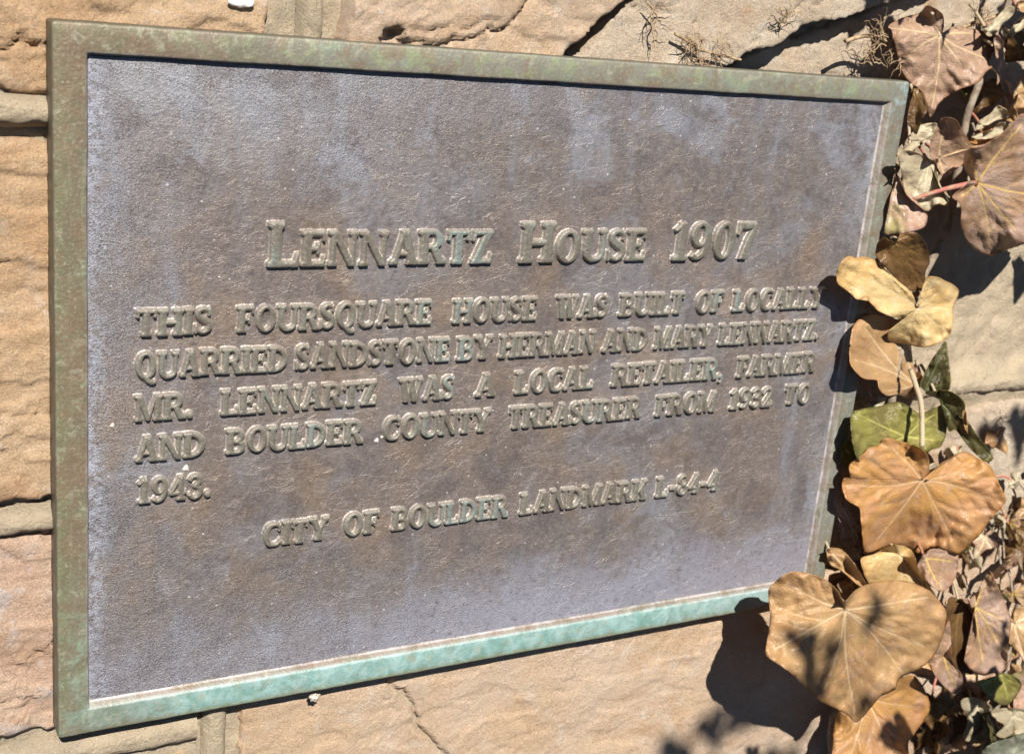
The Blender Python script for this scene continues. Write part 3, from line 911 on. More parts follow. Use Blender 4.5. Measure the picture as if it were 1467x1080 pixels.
TITLE = [("LENNARTZ", 86.3, 194.4), ("HOUSE", 208.5, 280.6), ("1907", 295.6, 348.3)]
for t, a, b in TITLE:
    word(t, a, b, -94.7, 18.8, 15.0)
LINES = [(-122.7, [("THIS", 31.8, 63.6), ("FOURSQUARE", 74.3, 165.5), ("HOUSE", 176.2, 221.3), ("WAS", 231.6, 261.2), ("BUILT", 268.4, 308.0), ("OF", 315.0, 333.5), ("LOCALLY", 339.6, 401.6)]),
         (-140.9, [("QUARRIED", 31.6, 97.4), ("SANDSTONE", 100.8, 176.3), ("BY", 180.0, 198.4), ("HERMAN", 202.4, 256.2), ("AND", 260.8, 288.0), ("MARY", 292.1, 328.5), ("LENNARTZ.", 333.5, 402.8)]),
         (-159.5, [("MR.", 31.6, 56.4), ("LENNARTZ", 68.2, 140.8), ("WAS", 151.6, 180.1), ("A", 191.4, 202.2), ("LOCAL", 212.9, 258.1), ("RETAILER,", 268.8, 339.4), ("FARMER", 349.0, 403.4)]),
         (-177.6, [("AND", 32.0, 62.0), ("BOULDER", 71.0, 135.0), ("COUNTY", 144.8, 200.8), ("TREASURER", 211.3, 289.0), ("FROM", 298.5, 337.4), ("1932", 347.0, 376.3), ("TO", 385.3, 404.2)]),
         (-196.6, [("1943.", 33.2, 65.0)]),
         (-223.8, [("CITY", 89.0, 120.4), ("OF", 127.8, 146.2), ("BOULDER", 152.4, 215.6), ("LANDMARK", 222.4, 299.6), ("L-84-4", 305.4, 347.4)])]
for base, ws in LINES:
    for t, a, b in ws:
        word(t, a, b, base, 10.9)

# small casting bumps and stuck grit on the panel
n = NT("pale_grit"); M_grit = n.out(Base_Color=(0.5, 0.46, 0.42), Roughness=0.7)
rg = random.Random(9)
spots = [(23, -161, 1.0), (54, -183, 1.5), (142.5, -178, 1.2), (145, -176.5, 0.8)]
for i in range(22):
    spots.append((rg.uniform(20, 420), rg.uniform(-280, -16), rg.choice([0.10, 0.14, 0.18, 0.3])))
bag = Bag()
for sx, sz, r in spots:
    o0 = len(bag.V)
    seg, rn = 10, 4
    for j in range(rn + 1):
        a = j / rn * math.pi / 2
        for k in range(seg):
            w = 2 * math.pi * k / seg
            rr = r * math.cos(a) * (1 + 0.25 * math.sin(3 * w + sx))
            bag.V.append(((sx + rr * math.cos(w)) * MM - PL[0], (FIELD + 0.05 - 0.6 * r * math.sin(a)) * MM - PL[1], (sz + rr * math.sin(w)) * MM - PL[2]))
    for j in range(rn):
        for k in range(seg):
            bag.F.append((o0 + j * seg + k, o0 + j * seg + (k + 1) % seg, o0 + (j + 1) * seg + (k + 1) % seg, o0 + (j + 1) * seg + k))
o = link("casting_specks", make_mesh("casting_specks", bag.V, bag.F), plaque, M_grit)
o['kind'] = 'stuff'

# ================================================================== IVY
rnd = random.Random(42)


def leaf_mat(name, c1, c2, c3, vein, rimc=None, trans=0.25, rough=0.40, blot=0.35):
    n = NT(name)
    v = n.coord(scale=1000.0)
    big = n.noise(v, 0.035, 3, 0.55, 0.4)
    mid = n.noise(v, 0.13, 5, 0.65, 0.5)
    fine = n.noise(v, 0.9, 4, 0.7)
    col = n.mix(n.ramp(big, 0.42, 0.60), c1, c2)
    col = n.mix(n.ramp(mid, 0.52, 0.70, 0, 0.8), col, c3)
    col = n.mix(n.ramp(fine, 0.52, 0.72, 0, blot), col, tuple(x * 0.55 for x in c2))
    col = n.mix(n.ramp(fine, 0.45, 0.28, 0, 0.25), col, tuple(min(0.9, x * 1.35) for x in c1))
    # fine net of small veins
    spots_ = n.ramp(n.noise(v, 0.22, 5, 0.7, 0.3), 0.62, 0.70, 0, 0.65)
    col = n.mix(spots_, col, tuple(x * 0.45 for x in c1))
    cells = n.voro(v, 0.55, 'DISTANCE_TO_EDGE')
    col = n.mix(n.ramp(cells, 0.05, 0.0, 0, 0.25), col, vein)
    if rimc:
        col = n.mix(n.math('MULTIPLY', n.attr("edge"), 0.8), col, rimc)
    col = n.mix(n.math('MULTIPLY', n.attr("vein"), 0.85), col, vein)
    b = n.bump(n.ramp(cells, 0.0, 0.25), 0.0004, 0.35)
    b = n.bump(mid, 0.0018, 0.4, b)
    tr = n.new("ShaderNodeBsdfTranslucent")
    n.put(tr.inputs[0], col)
    n.put(tr.inputs['Normal'], b)
    mx = n.new("ShaderNodeMixShader")
    mx.inputs[0].default_value = trans
    n.out(Base_Color=col, Roughness=rough, Normal=b, Specular_IOR_Level=0.5)
    n.t.links.new(n.bsdf.outputs[0], mx.inputs[1])
    n.t.links.new(tr.outputs[0], mx.inputs[2])
    n.t.links.new(mx.outputs[0], n.n["Material Output"].inputs[0])
    return n.mat


LM = {
    'brown': leaf_mat("leaf_dull_brown", (0.37, 0.235, 0.155), (0.42, 0.275, 0.195), (0.46, 0.33, 0.255), (0.76, 0.58, 0.34), (0.30, 0.15, 0.08)),
    'mauve': leaf_mat("leaf_mauve_brown", (0.36, 0.22, 0.14), (0.43, 0.295, 0.235), (0.49, 0.365, 0.31), (0.80, 0.56, 0.16), (0.36, 0.18, 0.10)),
    'orange': leaf_mat("leaf_orange_brown", (0.50, 0.265, 0.085), (0.46, 0.245, 0.115), (0.47, 0.315, 0.22), (0.70, 0.50, 0.29), (0.40, 0.19, 0.06)),
    'yellow': leaf_mat("leaf_straw_yellow", (0.68, 0.50, 0.24), (0.62, 0.41, 0.17), (0.74, 0.60, 0.37), (0.78, 0.63, 0.38), (0.42, 0.23, 0.09), blot=0.25),
    'tan': leaf_mat("leaf_tan", (0.49, 0.305, 0.14), (0.43, 0.25, 0.115), (0.42, 0.28, 0.20), (0.78, 0.60, 0.38), (0.40, 0.22, 0.10)),
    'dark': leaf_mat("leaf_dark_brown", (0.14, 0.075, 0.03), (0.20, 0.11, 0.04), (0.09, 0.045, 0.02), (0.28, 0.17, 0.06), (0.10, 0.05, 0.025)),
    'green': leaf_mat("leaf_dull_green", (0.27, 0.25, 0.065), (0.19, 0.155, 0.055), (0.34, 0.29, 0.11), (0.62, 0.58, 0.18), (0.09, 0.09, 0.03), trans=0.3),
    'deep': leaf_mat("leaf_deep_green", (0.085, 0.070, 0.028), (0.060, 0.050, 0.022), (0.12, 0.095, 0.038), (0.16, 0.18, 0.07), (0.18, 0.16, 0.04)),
    'cream': leaf_mat("leaf_bleached_cream", (0.50, 0.43, 0.30), (0.44, 0.36, 0.24), (0.58, 0.50, 0.38), (0.74, 0.68, 0.48), (0.44, 0.33, 0.18), blot=0.2),
    'sage': leaf_mat("leaf_grey_green", (0.19, 0.195, 0.14), (0.24, 0.235, 0.18), (0.30, 0.33, 0.26), (0.42, 0.45, 0.30), (0.14, 0.16, 0.10)),
    'pink': leaf_mat("leaf_pink_green", (0.47, 0.30, 0.22), (0.40, 0.36, 0.14), (0.52, 0.38, 0.30), (0.58, 0.42, 0.32), (0.24, 0.12, 0.09)),
}


def stem_mat(name, c1, c2):
    n = NT(name)
    v = n.coord(scale=1000.0)
    col = n.mix(n.ramp(n.noise(v, 0.25, 4, 0.6), 0.4, 0.62), c1, c2)
    return n.out(Base_Color=col, Roughness=0.7, Normal=n.bump(n.noise(v, 0.8, 4, 0.7), 0.0006, 0.8))


M_red = stem_mat("petiole_red", (0.42, 0.14, 0.11), (0.40, 0.24, 0.16))
M_pale = stem_mat("petiole_pale", (0.44, 0.33, 0.24), (0.40, 0.36, 0.22))
M_bark = stem_mat("ivy_bark", (0.20, 0.15, 0.11), (0.32, 0.26, 0.19))
M_root = stem_mat("rootlet", (0.42, 0.31, 0.18), (0.20, 0.12, 0.07))

vine = empty("ivy_vine", (0.475, 0.010, -0.42), "half dead ivy with curled brown and yellow leaves climbing right of the bronze plaque", "ivy")
VL = np.array(vine.location)


def leaf_surface(outline, centre, veins, seed, unit=1.0, nr=26, pillow=1.6, cup=0.0, wave=2.6, curl=1.6, sub=3, fold=1.0):
    """polar sheet in the plane of the outline; returns u, v, w(mm towards the viewer), vein and edge masks, faces.
    unit = millimetres per outline unit"""
    B = np.array(catmull(outline, 7))
    seglen = np.r_[0, np.cumsum(np.hypot(*(np.roll(B, -1, 0) - B).T))]
    na = int(np.clip(seglen[-1] * unit / 1.0, 60, 260))
    s = np.linspace(0, seglen[-1], na, endpoint=False)
    Bc = np.vstack([B, B[:1]])
    bx = np.interp(s, seglen, Bc[:, 0]); by = np.interp(s, seglen, Bc[:, 1])
    jit = (fbm(s * unit / 5.0, np.full(na, seed * 1.7), seed, 3) * 0.4 - 1.6 * sstep(0.62, 0.8, gnoise(s * unit / 4.0, np.full(na, seed * 0.37), seed + 2))) / unit
    c = np.array(centre, float)
    dx, dy = bx - c[0], by - c[1]
    L = np.hypot(dx, dy) + 1e-9
    bx, by = bx + dx / L * jit, by + dy / L * jit
    t = (np.linspace(0, 1, nr + 1)) ** 0.85
    U = c[0] + np.outer(t, bx - c[0])
    Vv = c[1] + np.outer(t, by - c[1])
    size = np.mean(L)
    # main veins and their branches
    vd = np.full(U.shape, 1e9)
    vm = np.zeros(U.shape)
    for vi, tip in enumerate(veins):
        tip = np.array(tip, float)
        ax = tip - c
        ln = np.hypot(*ax)
        per = np.array([-ax[1], ax[0]]) / (ln + 1e-9)
        bend = per * ln * 0.05 * math.sin(seed * 3.1 + vi * 2.3)
        path = [c, c + ax * 0.33 + bend, c + ax * 0.66 + bend * 0.8, tip]
        d = seg_dist(U, Vv, path)
        along = np.clip(((U - c[0]) * ax[0] + (Vv - c[1]) * ax[1]) / (ln * ln), 0, 1)
        wd = (0.80 - 0.55 * along) / unit
        vd = np.minimum(vd, d)
        vm = np.maximum(vm, np.exp(-(d / wd) ** 2))
        for b in range(sub):
            f = 0.28 + 0.22 * b
            for sgn in (-1, 1):
                st = c + ax * f + bend * 0.8
                dr = ax / ln * 0.75 + per * sgn * 0.66
                ed = st + dr * ln * (0.42 - 0.10 * b)
                mid = (st + ed) / 2 + ax / ln * ln * 0.015
                d2 = seg_dist(U, Vv, [st, mid, ed])
                fall = np.clip(1 - np.hypot(U - st[0], Vv - st[1]) / (np.hypot(*(ed - st)) + 1e-9), 0.15, 1)
                vm = np.maximum(vm, 0.75 * fall * np.exp(-(d2 / (0.30 / unit)) ** 2))
                vd = np.minimum(vd, d2 * 1.6 + 0.8 / unit)
    vdm = vd * unit
    r = np.outer(t, np.ones(na))
    w = 0.55 * pillow * (1 - np.exp(-(vdm / 5.0) ** 2)) * (1 - 0.3 * r)
    w = w + cup * r ** 2
    th = np.arctan2(Vv - c[1], U - c[0])
    w = w + wave * r ** 1.6 * (fbm(U * unit / 24 + seed, Vv * unit / 24, seed, 3) * 1.7)
    w = w + 0.35 * fbm(U * unit / 5, Vv * unit / 5, seed + 8, 3)
    w = w + curl * sstep(0.62, 1.0, r) * (0.55 + 0.9 * gnoise(np.cos(th) * 1.6 + seed, np.sin(th) * 1.6, seed + 4))
    sz_ = size * unit
    w = w + fold * sz_ * r ** 1.8 * (0.10 * np.sin(2 * th + seed * 1.3) + 0.13 * np.sin(3 * th + seed * 2.1) + 0.05 * np.sin(5 * th + seed * 0.7))
    edge = sstep(0.93, 1.0, r) + 0.4 * sstep(0.75, 1.0, r) * (fbm(U * unit / 6, Vv * unit / 6, seed + 3, 3) > 0.15)
    F = []
    for i in range(nr):
        a, b = i * na, (i + 1) * na
        k = np.arange(na); k2 = (k + 1) % na
        if i == 0:
            F.append(np.stack([a + k, b + k, b + k2, b + k2], 1)[:, :3])
        else:
            F.append(np.stack([a + k, b + k, b + k2, a + k2], 1))
    return U, Vv, w, np.clip(vm, 0, 1), np.clip(edge, 0, 1), F, na


def finish_leaf(P, vm, edge, F, mat, label, parent=None, loc0=None, thick=0.16):
    me = bpy.data.meshes.new("leaf")
    loc0 = VL if loc0 is None else loc0
    allf = []
    for f in F:
        allf += f.tolist()
    me.from_pydata([tuple(p) for p in (P - loc0)], [], allf)
    me.polygons.foreach_set("use_smooth", np.full(len(me.polygons), True))
    for an, av in (("vein", vm), ("edge", edge)):
        at = me.attributes.new(an, 'FLOAT', 'POINT')
        at.data.foreach_set("value", av.ravel().astype(np.float32))
    me.materials.append(mat)
    o = link("leaf", me, parent if parent is not None else vine)
    sm = o.modifiers.new("thickness", 'SOLIDIFY')
    sm.thickness = thick * MM
    sm.offset = 0
    if label:
        o['label'] = label
    return o


def traced(mat, outline, centre, veins, h, label=None, tilt=(0, 0), zoom=(0, 0, 1), seed=None, auto=True, **kw):
    """a leaf standing h mm in front of the plaque's face, its outline given where it is seen; tilt = mm per pixel"""
    ox, oy, sc = zoom
    T = lambda p: (ox + p[0] / sc, oy + p[1] / sc)
    outline = [T(p) for p in outline]; centre = T(centre); veins = [T(p) for p in veins]
    seed = seed if seed is not None else int(centre[0] * 7 + centre[1] * 3) % 997
    cpt = np.mean(outline, axis=0)
    unit = 1000 * np.linalg.norm(pt(cpt[0] + 5, cpt[1], -h * MM) - pt(cpt[0] - 5, cpt[1], -h * MM)) / 10
    U, Vv, w, vm, edge, F, na = leaf_surface(outline, centre, veins, seed, unit, **kw)
    D = h + w + tilt[0] * (U - cpt[0]) + tilt[1] * (Vv - cpt[1])
    q = np.stack([(U.ravel() - W_PX / 2) / F_PX, (Vv.ravel() - H_PX / 2) / F_PX, np.ones(U.size)], 0)
    d = CR.T @ q
    Y = -D.ravel() * MM
    sdist = (Y - CC[2]) / d[2]
    P = np.stack([CC[0] + sdist * d[0], Y, -(CC[1] + sdist * d[1])], 1)
    o = finish_leaf(P, vm, edge, F, LM[mat], label)
    o['c'] = 0.0
    del o['c']
    if auto:
        rr = random.Random(seed)
        q0 = P[0] + np.array([0, 1.0, 0]) * MM
        petiole(o, q0, q0 + np.array([rr.uniform(4, 14), min(22.0, h + 12.0), rr.uniform(2, 14)]) * MM, 0.8, 0.9, rr.choice([M_pale, M_pale, M_red]), 1)
    return o, P[0]


def petiole(leafo, p0, p1, r0, r1, mat, sag=4.0):
    """tube from leaf base p0 to stem p1 (world), child of the leaf"""
    p0, p1 = np.array(p0), np.array(p1)
    pts = []
    for t in np.linspace(0, 1, 9):
        p = p0 * (1 - t) + p1 * t
        p = p + np.array([0, 0.3, 1.0]) * math.sin(math.pi * t) * sag * MM
        pts.append(p - VL)
    V, F = tube(pts, np.linspace(r0, r1, 9) * MM, 8, True)
    me = make_mesh("petiole", V, F)
    return link("petiole", me, leafo, mat)


ZA = (1150, 0, 4.628)      # zoom windows the outlines were read in
ZB = (1250, 100, 4.152)
ZC = (1180, 320, 4.5)
ZD = (1067, 350, 3.6)
ZE = (1067, 600, 3.6)
ZF = (967, 780, 2.934)

# --- top right brown leaf
L1, c1 = traced('brown', [(565, 180), (600, 150), (680, 112), (770, 90), (825, 40), (880, 58), (930, 100), (937, 170), (925, 225), (960, 200), (1010, 178), (1100, 190), (1190, 205), (1240, 240), (1270, 300), (1285, 390), (1297, 432), (1220, 470), (1170, 545), (1050, 590), (960, 640), (900, 690), (875, 740), (845, 787), (828, 740), (822, 680), (780, 610), (720, 560), (670, 500), (640, 440), (615, 330), (600, 250), (585, 200)],
                (905, 236), [(590, 190), (845, 70), (1180, 230), (1240, 400), (1050, 430), (845, 770), (700, 370)], 1, "broad dull brown ivy leaf hanging over the plaque's top right corner", auto=False, zoom=ZA, tilt=(0.05, -0.02), pillow=1.2, cup=-3)
petiole(L1, c1, pt(1335, 20, -0.004), 0.8, 1.0, M_pale)
# --- big leaf at the right edge with yellow veins and red stalk
L2, c2 = traced('mauve', [(1389, 260), (1364, 281), (1374, 290), (1377, 304), (1376, 321), (1381, 338), (1392, 353), (1405, 362), (1419, 367), (1433, 362), (1452, 355), (1480, 345), (1520, 330), (1545, 290), (1550, 245), (1530, 200), (1500, 172), (1467, 163), (1455, 172), (1440, 187), (1424, 199), (1407, 209), (1390, 213), (1381, 225), (1382, 243)],
                (1400, 262), [(1470, 172), (1388, 222), (1418, 355), (1455, 330), (1535, 285), (1372, 284)], 28, "large mauve brown ivy leaf with yellow veins at the right edge", auto=False, tilt=(0.03, -0.05), pillow=1.8, cup=-2)
petiole(L2, c2, pt(1308, 286, -0.010), 1.7, 1.0, M_red, 1)
# --- small brown, cream and pink leaves beside the rim
traced('brown', [(340, 500), (345, 430), (372, 370), (395, 310), (445, 284), (495, 300), (530, 350), (560, 400), (600, 450), (680, 442), (640, 462), (565, 500), (540, 560), (490, 600), (430, 645), (400, 610), (375, 560)], (395, 525), [(445, 300), (590, 455), (430, 630)], 14, "small brown ivy leaf between the cream leaf and the big mauve leaf", zoom=ZB, tilt=(0.05, -0.12), pillow=0.9)
traced('cream', [(148, 500), (200, 478), (300, 508), (378, 560), (392, 640), (397, 690), (430, 740), (455, 812), (380, 800), (320, 840), (230, 770), (190, 700), (170, 600)], (335, 545), [(190, 640), (250, 760), (300, 780), (430, 790)], 8, "bleached cream ivy leaf tucked beside the plaque's right rim", zoom=ZB, tilt=(-0.05, 0.02), pillow=1.0)
traced('pink', [(130, 620), (160, 640), (200, 740), (250, 790), (318, 850), (325, 900), (300, 940), (200, 970), (80, 982), (72, 940), (100, 800), (122, 680)], (150, 640), [(290, 920), (100, 960)], 6, "pinkish ivy leaf turning green at its tip beside the rim", zoom=ZB, tilt=(0.1, 0.05), pillow=1.0)
traced('cream', [(180, 480), (215, 440), (270, 420), (300, 440), (260, 462), (220, 500)], (230, 460), [(290, 440)], 5, "curled scrap of pale dead leaf by the rim", zoom=ZB, sub=1)
traced('cream', [(255, 350), (300, 325), (385, 320), (378, 370), (330, 410), (280, 420), (250, 385)], (270, 380), [(370, 330)], 2, "pale oval leaf scrap under the brown leaf tip", zoom=ZB, sub=1)
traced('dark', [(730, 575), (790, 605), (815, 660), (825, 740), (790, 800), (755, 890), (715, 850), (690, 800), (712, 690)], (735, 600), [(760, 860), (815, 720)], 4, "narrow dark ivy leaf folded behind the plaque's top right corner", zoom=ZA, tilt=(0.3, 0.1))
traced('cream', [(640, 300), (700, 262), (745, 215), (800, 240), (810, 280), (740, 300), (690, 330), (640, 355), (615, 350)], (650, 330), [(790, 250)], 6, "torn pale leaf scrap in the shade", zoom=ZB, sub=1)
traced('cream', [(590, 400), (660, 370), (720, 350), (740, 318), (800, 315), (818, 345), (760, 385), (700, 410), (620, 415)], (720, 370), [(800, 340), (600, 405)], 3, None, zoom=ZB, sub=1)
traced('cream', [(1180, 180), (1240, 160), (1340, 60), (1390, 40), (1405, 80), (1350, 150), (1280, 220), (1230, 240)], (1230, 210), [(1390, 60)], 10, "long pale folded leaf at the top right of the ivy", zoom=ZA, sub=1)
traced('cream', [(1370, 230), (1390, 180), (1440, 110), (1500, 90), (1490, 160), (1420, 220), (1380, 250)], (1390, 220), [(1480, 110)], 8, None, zoom=ZA, sub=1)
traced('tan', [(1420, 20), (1460, 5), (1520, 30), (1510, 80), (1460, 85), (1425, 60)], (1430, 50), [(1500, 30)], 12, None, zoom=ZA, sub=1)
traced('brown', [(1265, 260), (1310, 255), (1342, 280), (1330, 330), (1290, 390), (1275, 340)], (1270, 300), [(1330, 290)], 12, None, zoom=ZA, sub=1, tilt=(0.2, 0))
traced('tan', [(1360, 570), (1400, 580), (1440, 510), (1500, 500), (1520, 640), (1480, 730), (1400, 760), (1390, 660)], (1400, 600), [(1500, 520), (1490, 700)], 4, None, zoom=ZA)
# --- dark curled leaf and the yellow one in front of the rim
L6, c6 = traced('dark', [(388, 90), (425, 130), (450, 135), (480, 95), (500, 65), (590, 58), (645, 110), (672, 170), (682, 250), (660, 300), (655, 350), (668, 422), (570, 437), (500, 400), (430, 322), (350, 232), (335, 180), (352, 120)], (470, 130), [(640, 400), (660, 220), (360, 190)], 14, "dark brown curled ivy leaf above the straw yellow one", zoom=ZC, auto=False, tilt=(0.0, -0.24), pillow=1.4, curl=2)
L7, c7 = traced('yellow', [(150, 215), (205, 220), (260, 215), (340, 242), (400, 300), (480, 370), (540, 420), (575, 460), (600, 525), (640, 500), (662, 430), (652, 355), (720, 343), (800, 378), (867, 422), (862, 480), (835, 550), (838, 620), (812, 720), (740, 772), (650, 800), (540, 782), (450, 765), (415, 745), (420, 690), (480, 670), (490, 620), (430, 600), (350, 562), (300, 510), (268, 465), (215, 490), (170, 450), (110, 408), (85, 370), (90, 290)],
                (605, 548), [(200, 330), (760, 440), (800, 700), (520, 740), (830, 560)], 13, "straw yellow ivy leaf with one long lobe lying over the plaque's right rim", zoom=ZC, tilt=(0.02, -0.05), pillow=1.3, curl=-3)
# --- hooked tan leaf
L8, c8 = traced('tan', [(165, 800), (180, 700), (205, 640), (260, 600), (340, 590), (420, 610), (520, 640), (560, 760), (520, 850), (500, 930), (540, 960), (620, 960), (640, 1010), (600, 1090), (560, 1120), (470, 1105), (400, 1110), (355, 1060), (340, 1010), (260, 1000), (200, 950), (170, 900)], (590, 1040), [(250, 650), (200, 880), (480, 640), (420, 1080)], 1, "curled tan ivy leaf with its lobe hooked over the rim, half in shadow", zoom=ZC, tilt=(-0.13, 0.02), pillow=0.9, curl=2.5)
traced('deep', [(1000, 545), (1035, 500), (1050, 580), (1062, 680), (1052, 750), (990, 770), (935, 760), (905, 725), (930, 660), (960, 600)], (930, 750), [(1035, 520), (1040, 720)], 6, "deep green ivy leaf standing edge on behind the yellow one", zoom=ZD, tilt=(0.25, 0))
# --- green leaf behind the pale stalk
L10, c10 = traced('green', [(548, 880), (600, 850), (700, 832), (790, 812), (850, 838), (900, 870), (960, 850), (1060, 815), (1050, 890), (1022, 1030), (960, 1060), (930, 1090), (830, 1080), (700, 1120), (600, 1130), (556, 1030)], (830, 990), [(570, 870), (860, 840), (1030, 850), (620, 1090), (1010, 1010)], 9, "green ivy leaf with yellow veins in the middle of the vine", zoom=ZD, tilt=(0.02, 0.03), pillow=1.6)
traced('deep', [(930, 765), (1050, 755), (1130, 810), (1142, 890), (1200, 985), (1280, 1090), (1240, 1120), (1150, 1040), (1090, 960), (1050, 960), (1060, 860), (1000, 800)], (1000, 790), [(1120, 860), (1250, 1080)], 16, "dark ivy leaf turned edge on beside the green leaf", zoom=ZD, tilt=(0.35, -0.2))  # leaf in shadow; the shade is put into its dark colour
traced('tan', [(1120, 870), (1140, 860), (1150, 930), (1210, 1010), (1275, 1085), (1270, 1110), (1200, 1040), (1140, 960)], (1150, 930), [(1260, 1090)], 18, None, zoom=ZD, sub=0)
traced('green', [(500, 1040), (540, 1010), (590, 1070), (560, 1120), (520, 1150), (500, 1110)], (520, 1060), [(560, 1100)], 2, None, zoom=ZD, sub=0)
# --- big orange brown leaf
L12, c12 = traced('orange', [(725, 98), (800, 115), (880, 140), (940, 180), (952, 240), (945, 290), (918, 306), (962, 308), (1000, 240), (1060, 200), (1130, 168), (1200, 200), (1270, 250), (1310, 330), (1347, 412), (1320, 460), (1260, 530), (1210, 600), (1150, 660), (1110, 697), (1040, 680), (970, 658), (900, 690), (840, 668), (780, 648), (700, 670), (622, 692), (608, 620), (598, 520), (590, 460), (530, 420), (503, 360), (510, 308), (545, 300), (538, 240), (600, 190), (640, 150), (690, 135)],
                (915, 316), [(520, 340), (735, 130), (1110, 680), (1320, 430), (1180, 240), (650, 660)], 17, "largest orange brown ivy leaf right of the plaque, facing front", auto=False, zoom=ZE, tilt=(0.06, -0.02), pillow=2.4, cup=-1)
petiole(L12, c12 + np.array([0, 0.003, 0]), pt(1322, 630, 0.002), 1.3, 1.6, M_pale, 0)
# --- lower leaves
L14, c14 = traced('mauve', [(900, 730), (960, 670), (1040, 680), (1100, 692), (1092, 800), (1060, 862), (1010, 892), (950, 850), (888, 792)], (935, 720), [(1020, 880), (1090, 740)], 20, "small mauve brown leaf below the big orange one", zoom=ZE)
L13, c13 = traced('yellow', [(600, 720), (660, 700), (730, 660), (800, 648), (862, 680), (885, 740), (892, 790), (960, 870), (1010, 960), (1040, 1060), (1000, 1150), (900, 1150), (760, 1100), (700, 1000), (640, 860), (615, 800)], (800, 700), [(620, 740), (1000, 1100), (780, 1050)], 12, "bright yellow ivy leaf between the orange and the heart shaped leaf", zoom=ZE, tilt=(0.03, -0.08), pillow=1.6)
L15, c15 = traced('tan', [(398, 180), (450, 132), (505, 112), (590, 128), (640, 152), (685, 195), (712, 238), (760, 190), (830, 160), (950, 150), (1050, 180), (1105, 230), (1140, 290), (1120, 400), (1080, 480), (1010, 530), (945, 560), (922, 610), (860, 640), (820, 690), (762, 748), (722, 712), (640, 672), (590, 642), (500, 550), (430, 500), (383, 460), (390, 390), (400, 300), (393, 230)],
                (715, 275), [(470, 160), (420, 440), (760, 735), (960, 545), (1090, 440), (1060, 220), (620, 630)], 49, "huge heart shaped tan ivy leaf at the plaque's lower right corner", auto=False, zoom=ZF, tilt=(0.0, 0.0), pillow=2.6, cup=-4)
petiole(L15, c15 + np.array([0, 0.003, 0]), pt(1265, 880, -0.005), 1.3, 1.6, M_pale, 0)
traced('mauve', [(1060, 470), (1100, 440), (1150, 320), (1160, 400), (1165, 480), (1210, 560), (1190, 625), (1150, 612), (1100, 560), (1070, 500)], (1130, 470), [(1180, 600)], 30, "pale mauve leaf edge behind the heart shaped leaf", zoom=ZF, tilt=(0.1, 0))
L16, c16 = traced('orange', [(680, 700), (740, 700), (820, 640), (870, 610), (930, 570), (1000, 548), (1045, 600), (1072, 680), (1045, 740), (1010, 790), (980, 840), (990, 960), (900, 1010), (760, 1000), (665, 960), (662, 840), (668, 760)], (800, 640), [(720, 930), (1050, 680), (930, 930)], 18, "orange ivy leaf hanging below the heart shaped one, partly shaded", zoom=ZF, tilt=(0.05, 0.1), pillow=2.0, curl=3)
traced('mauve', [(1240, 235), (1275, 190), (1320, 110), (1360, 180), (1405, 290), (1412, 330), (1400, 440), (1392, 530), (1340, 540), (1280, 547), (1215, 492), (1245, 440), (1268, 380), (1262, 310)], (1262, 260), [(1330, 130), (1390, 320), (1300, 520), (1390, 500)], 22, "mauve brown ivy leaf at the lower right with a shadow across it", zoom=ZF, tilt=(0.03, -0.03))
traced('dark', [(1150, 225), (1215, 240), (1262, 320), (1275, 370), (1255, 450), (1218, 492), (1255, 545), (1180, 520), (1145, 460), (1138, 330)], (1200, 250), [(1250, 500), (1180, 480)], 16, "folded dark brown leaf beside the heart shaped one", zoom=ZF, tilt=(-0.25, 0.1))
traced('green', [(1270, 575), (1330, 560), (1380, 540), (1440, 562), (1455, 600), (1400, 672), (1340, 655), (1300, 620)], (1370, 545), [(1290, 590), (1400, 650), (1445, 590)], 14, "dull green ivy leaf low at the right edge", zoom=ZF, tilt=(0.05, -0.05))
traced('sage', [(1285, 880), (1330, 835), (1400, 815), (1480, 790), (1540, 850), (1540, 960), (1400, 1000), (1290, 960)], (1380, 960), [(1310, 860), (1460, 810), (1530, 900)], 24, "grey green ivy leaf in the bottom right corner", zoom=ZF)
traced('cream', [(1330, 700), (1400, 685), (1500, 700), (1540, 770), (1480, 800), (1400, 815), (1350, 800), (1385, 760), (1350, 735)], (1420, 720), [(1520, 750), (1380, 790)], 18, "curled cream leaf above the grey green one", zoom=ZF, curl=3)
traced('cream', [(1200, 660), (1260, 640), (1330, 680), (1310, 730), (1330, 800), (1260, 830), (1210, 810), (1230, 740)], (1260, 700), [(1270, 810)], 6, None, zoom=ZF)
traced('pink', [(1400, 560), (1480, 530), (1530, 600), (1500, 690), (1430, 690), (1420, 640)], (1440, 600), [(1510, 640)], 8, None, zoom=ZF)
traced('tan', [(640, 20), (700, 20), (760, 90), (810, 185), (770, 170), (700, 110), (650, 80)], (660, 40), [(790, 160)], 8, "thin tan leaf blade behind the plaque's lower right corner", zoom=ZF, sub=0)

# --- generic ivy leaves: deeper in the vine, and on the part of it past the picture's edge
IVY = [(0, 0.10), (0.10, 0.32), (0.30, 0.42), (0.50, 0.36), (0.62, 0.22), (0.84, 0.10), (0.66, -0.06), (0.58, -0.22), (0.46, -0.42), (0.28, -0.56), (0.12, -0.86), (0, -1.12),
       (-0.12, -0.86), (-0.28, -0.56), (-0.46, -0.42), (-0.58, -0.22), (-0.66, -0.06), (-0.84, 0.10), (-0.62, 0.22), (-0.50, 0.36), (-0.30, 0.42), (-0.10, 0.32)]


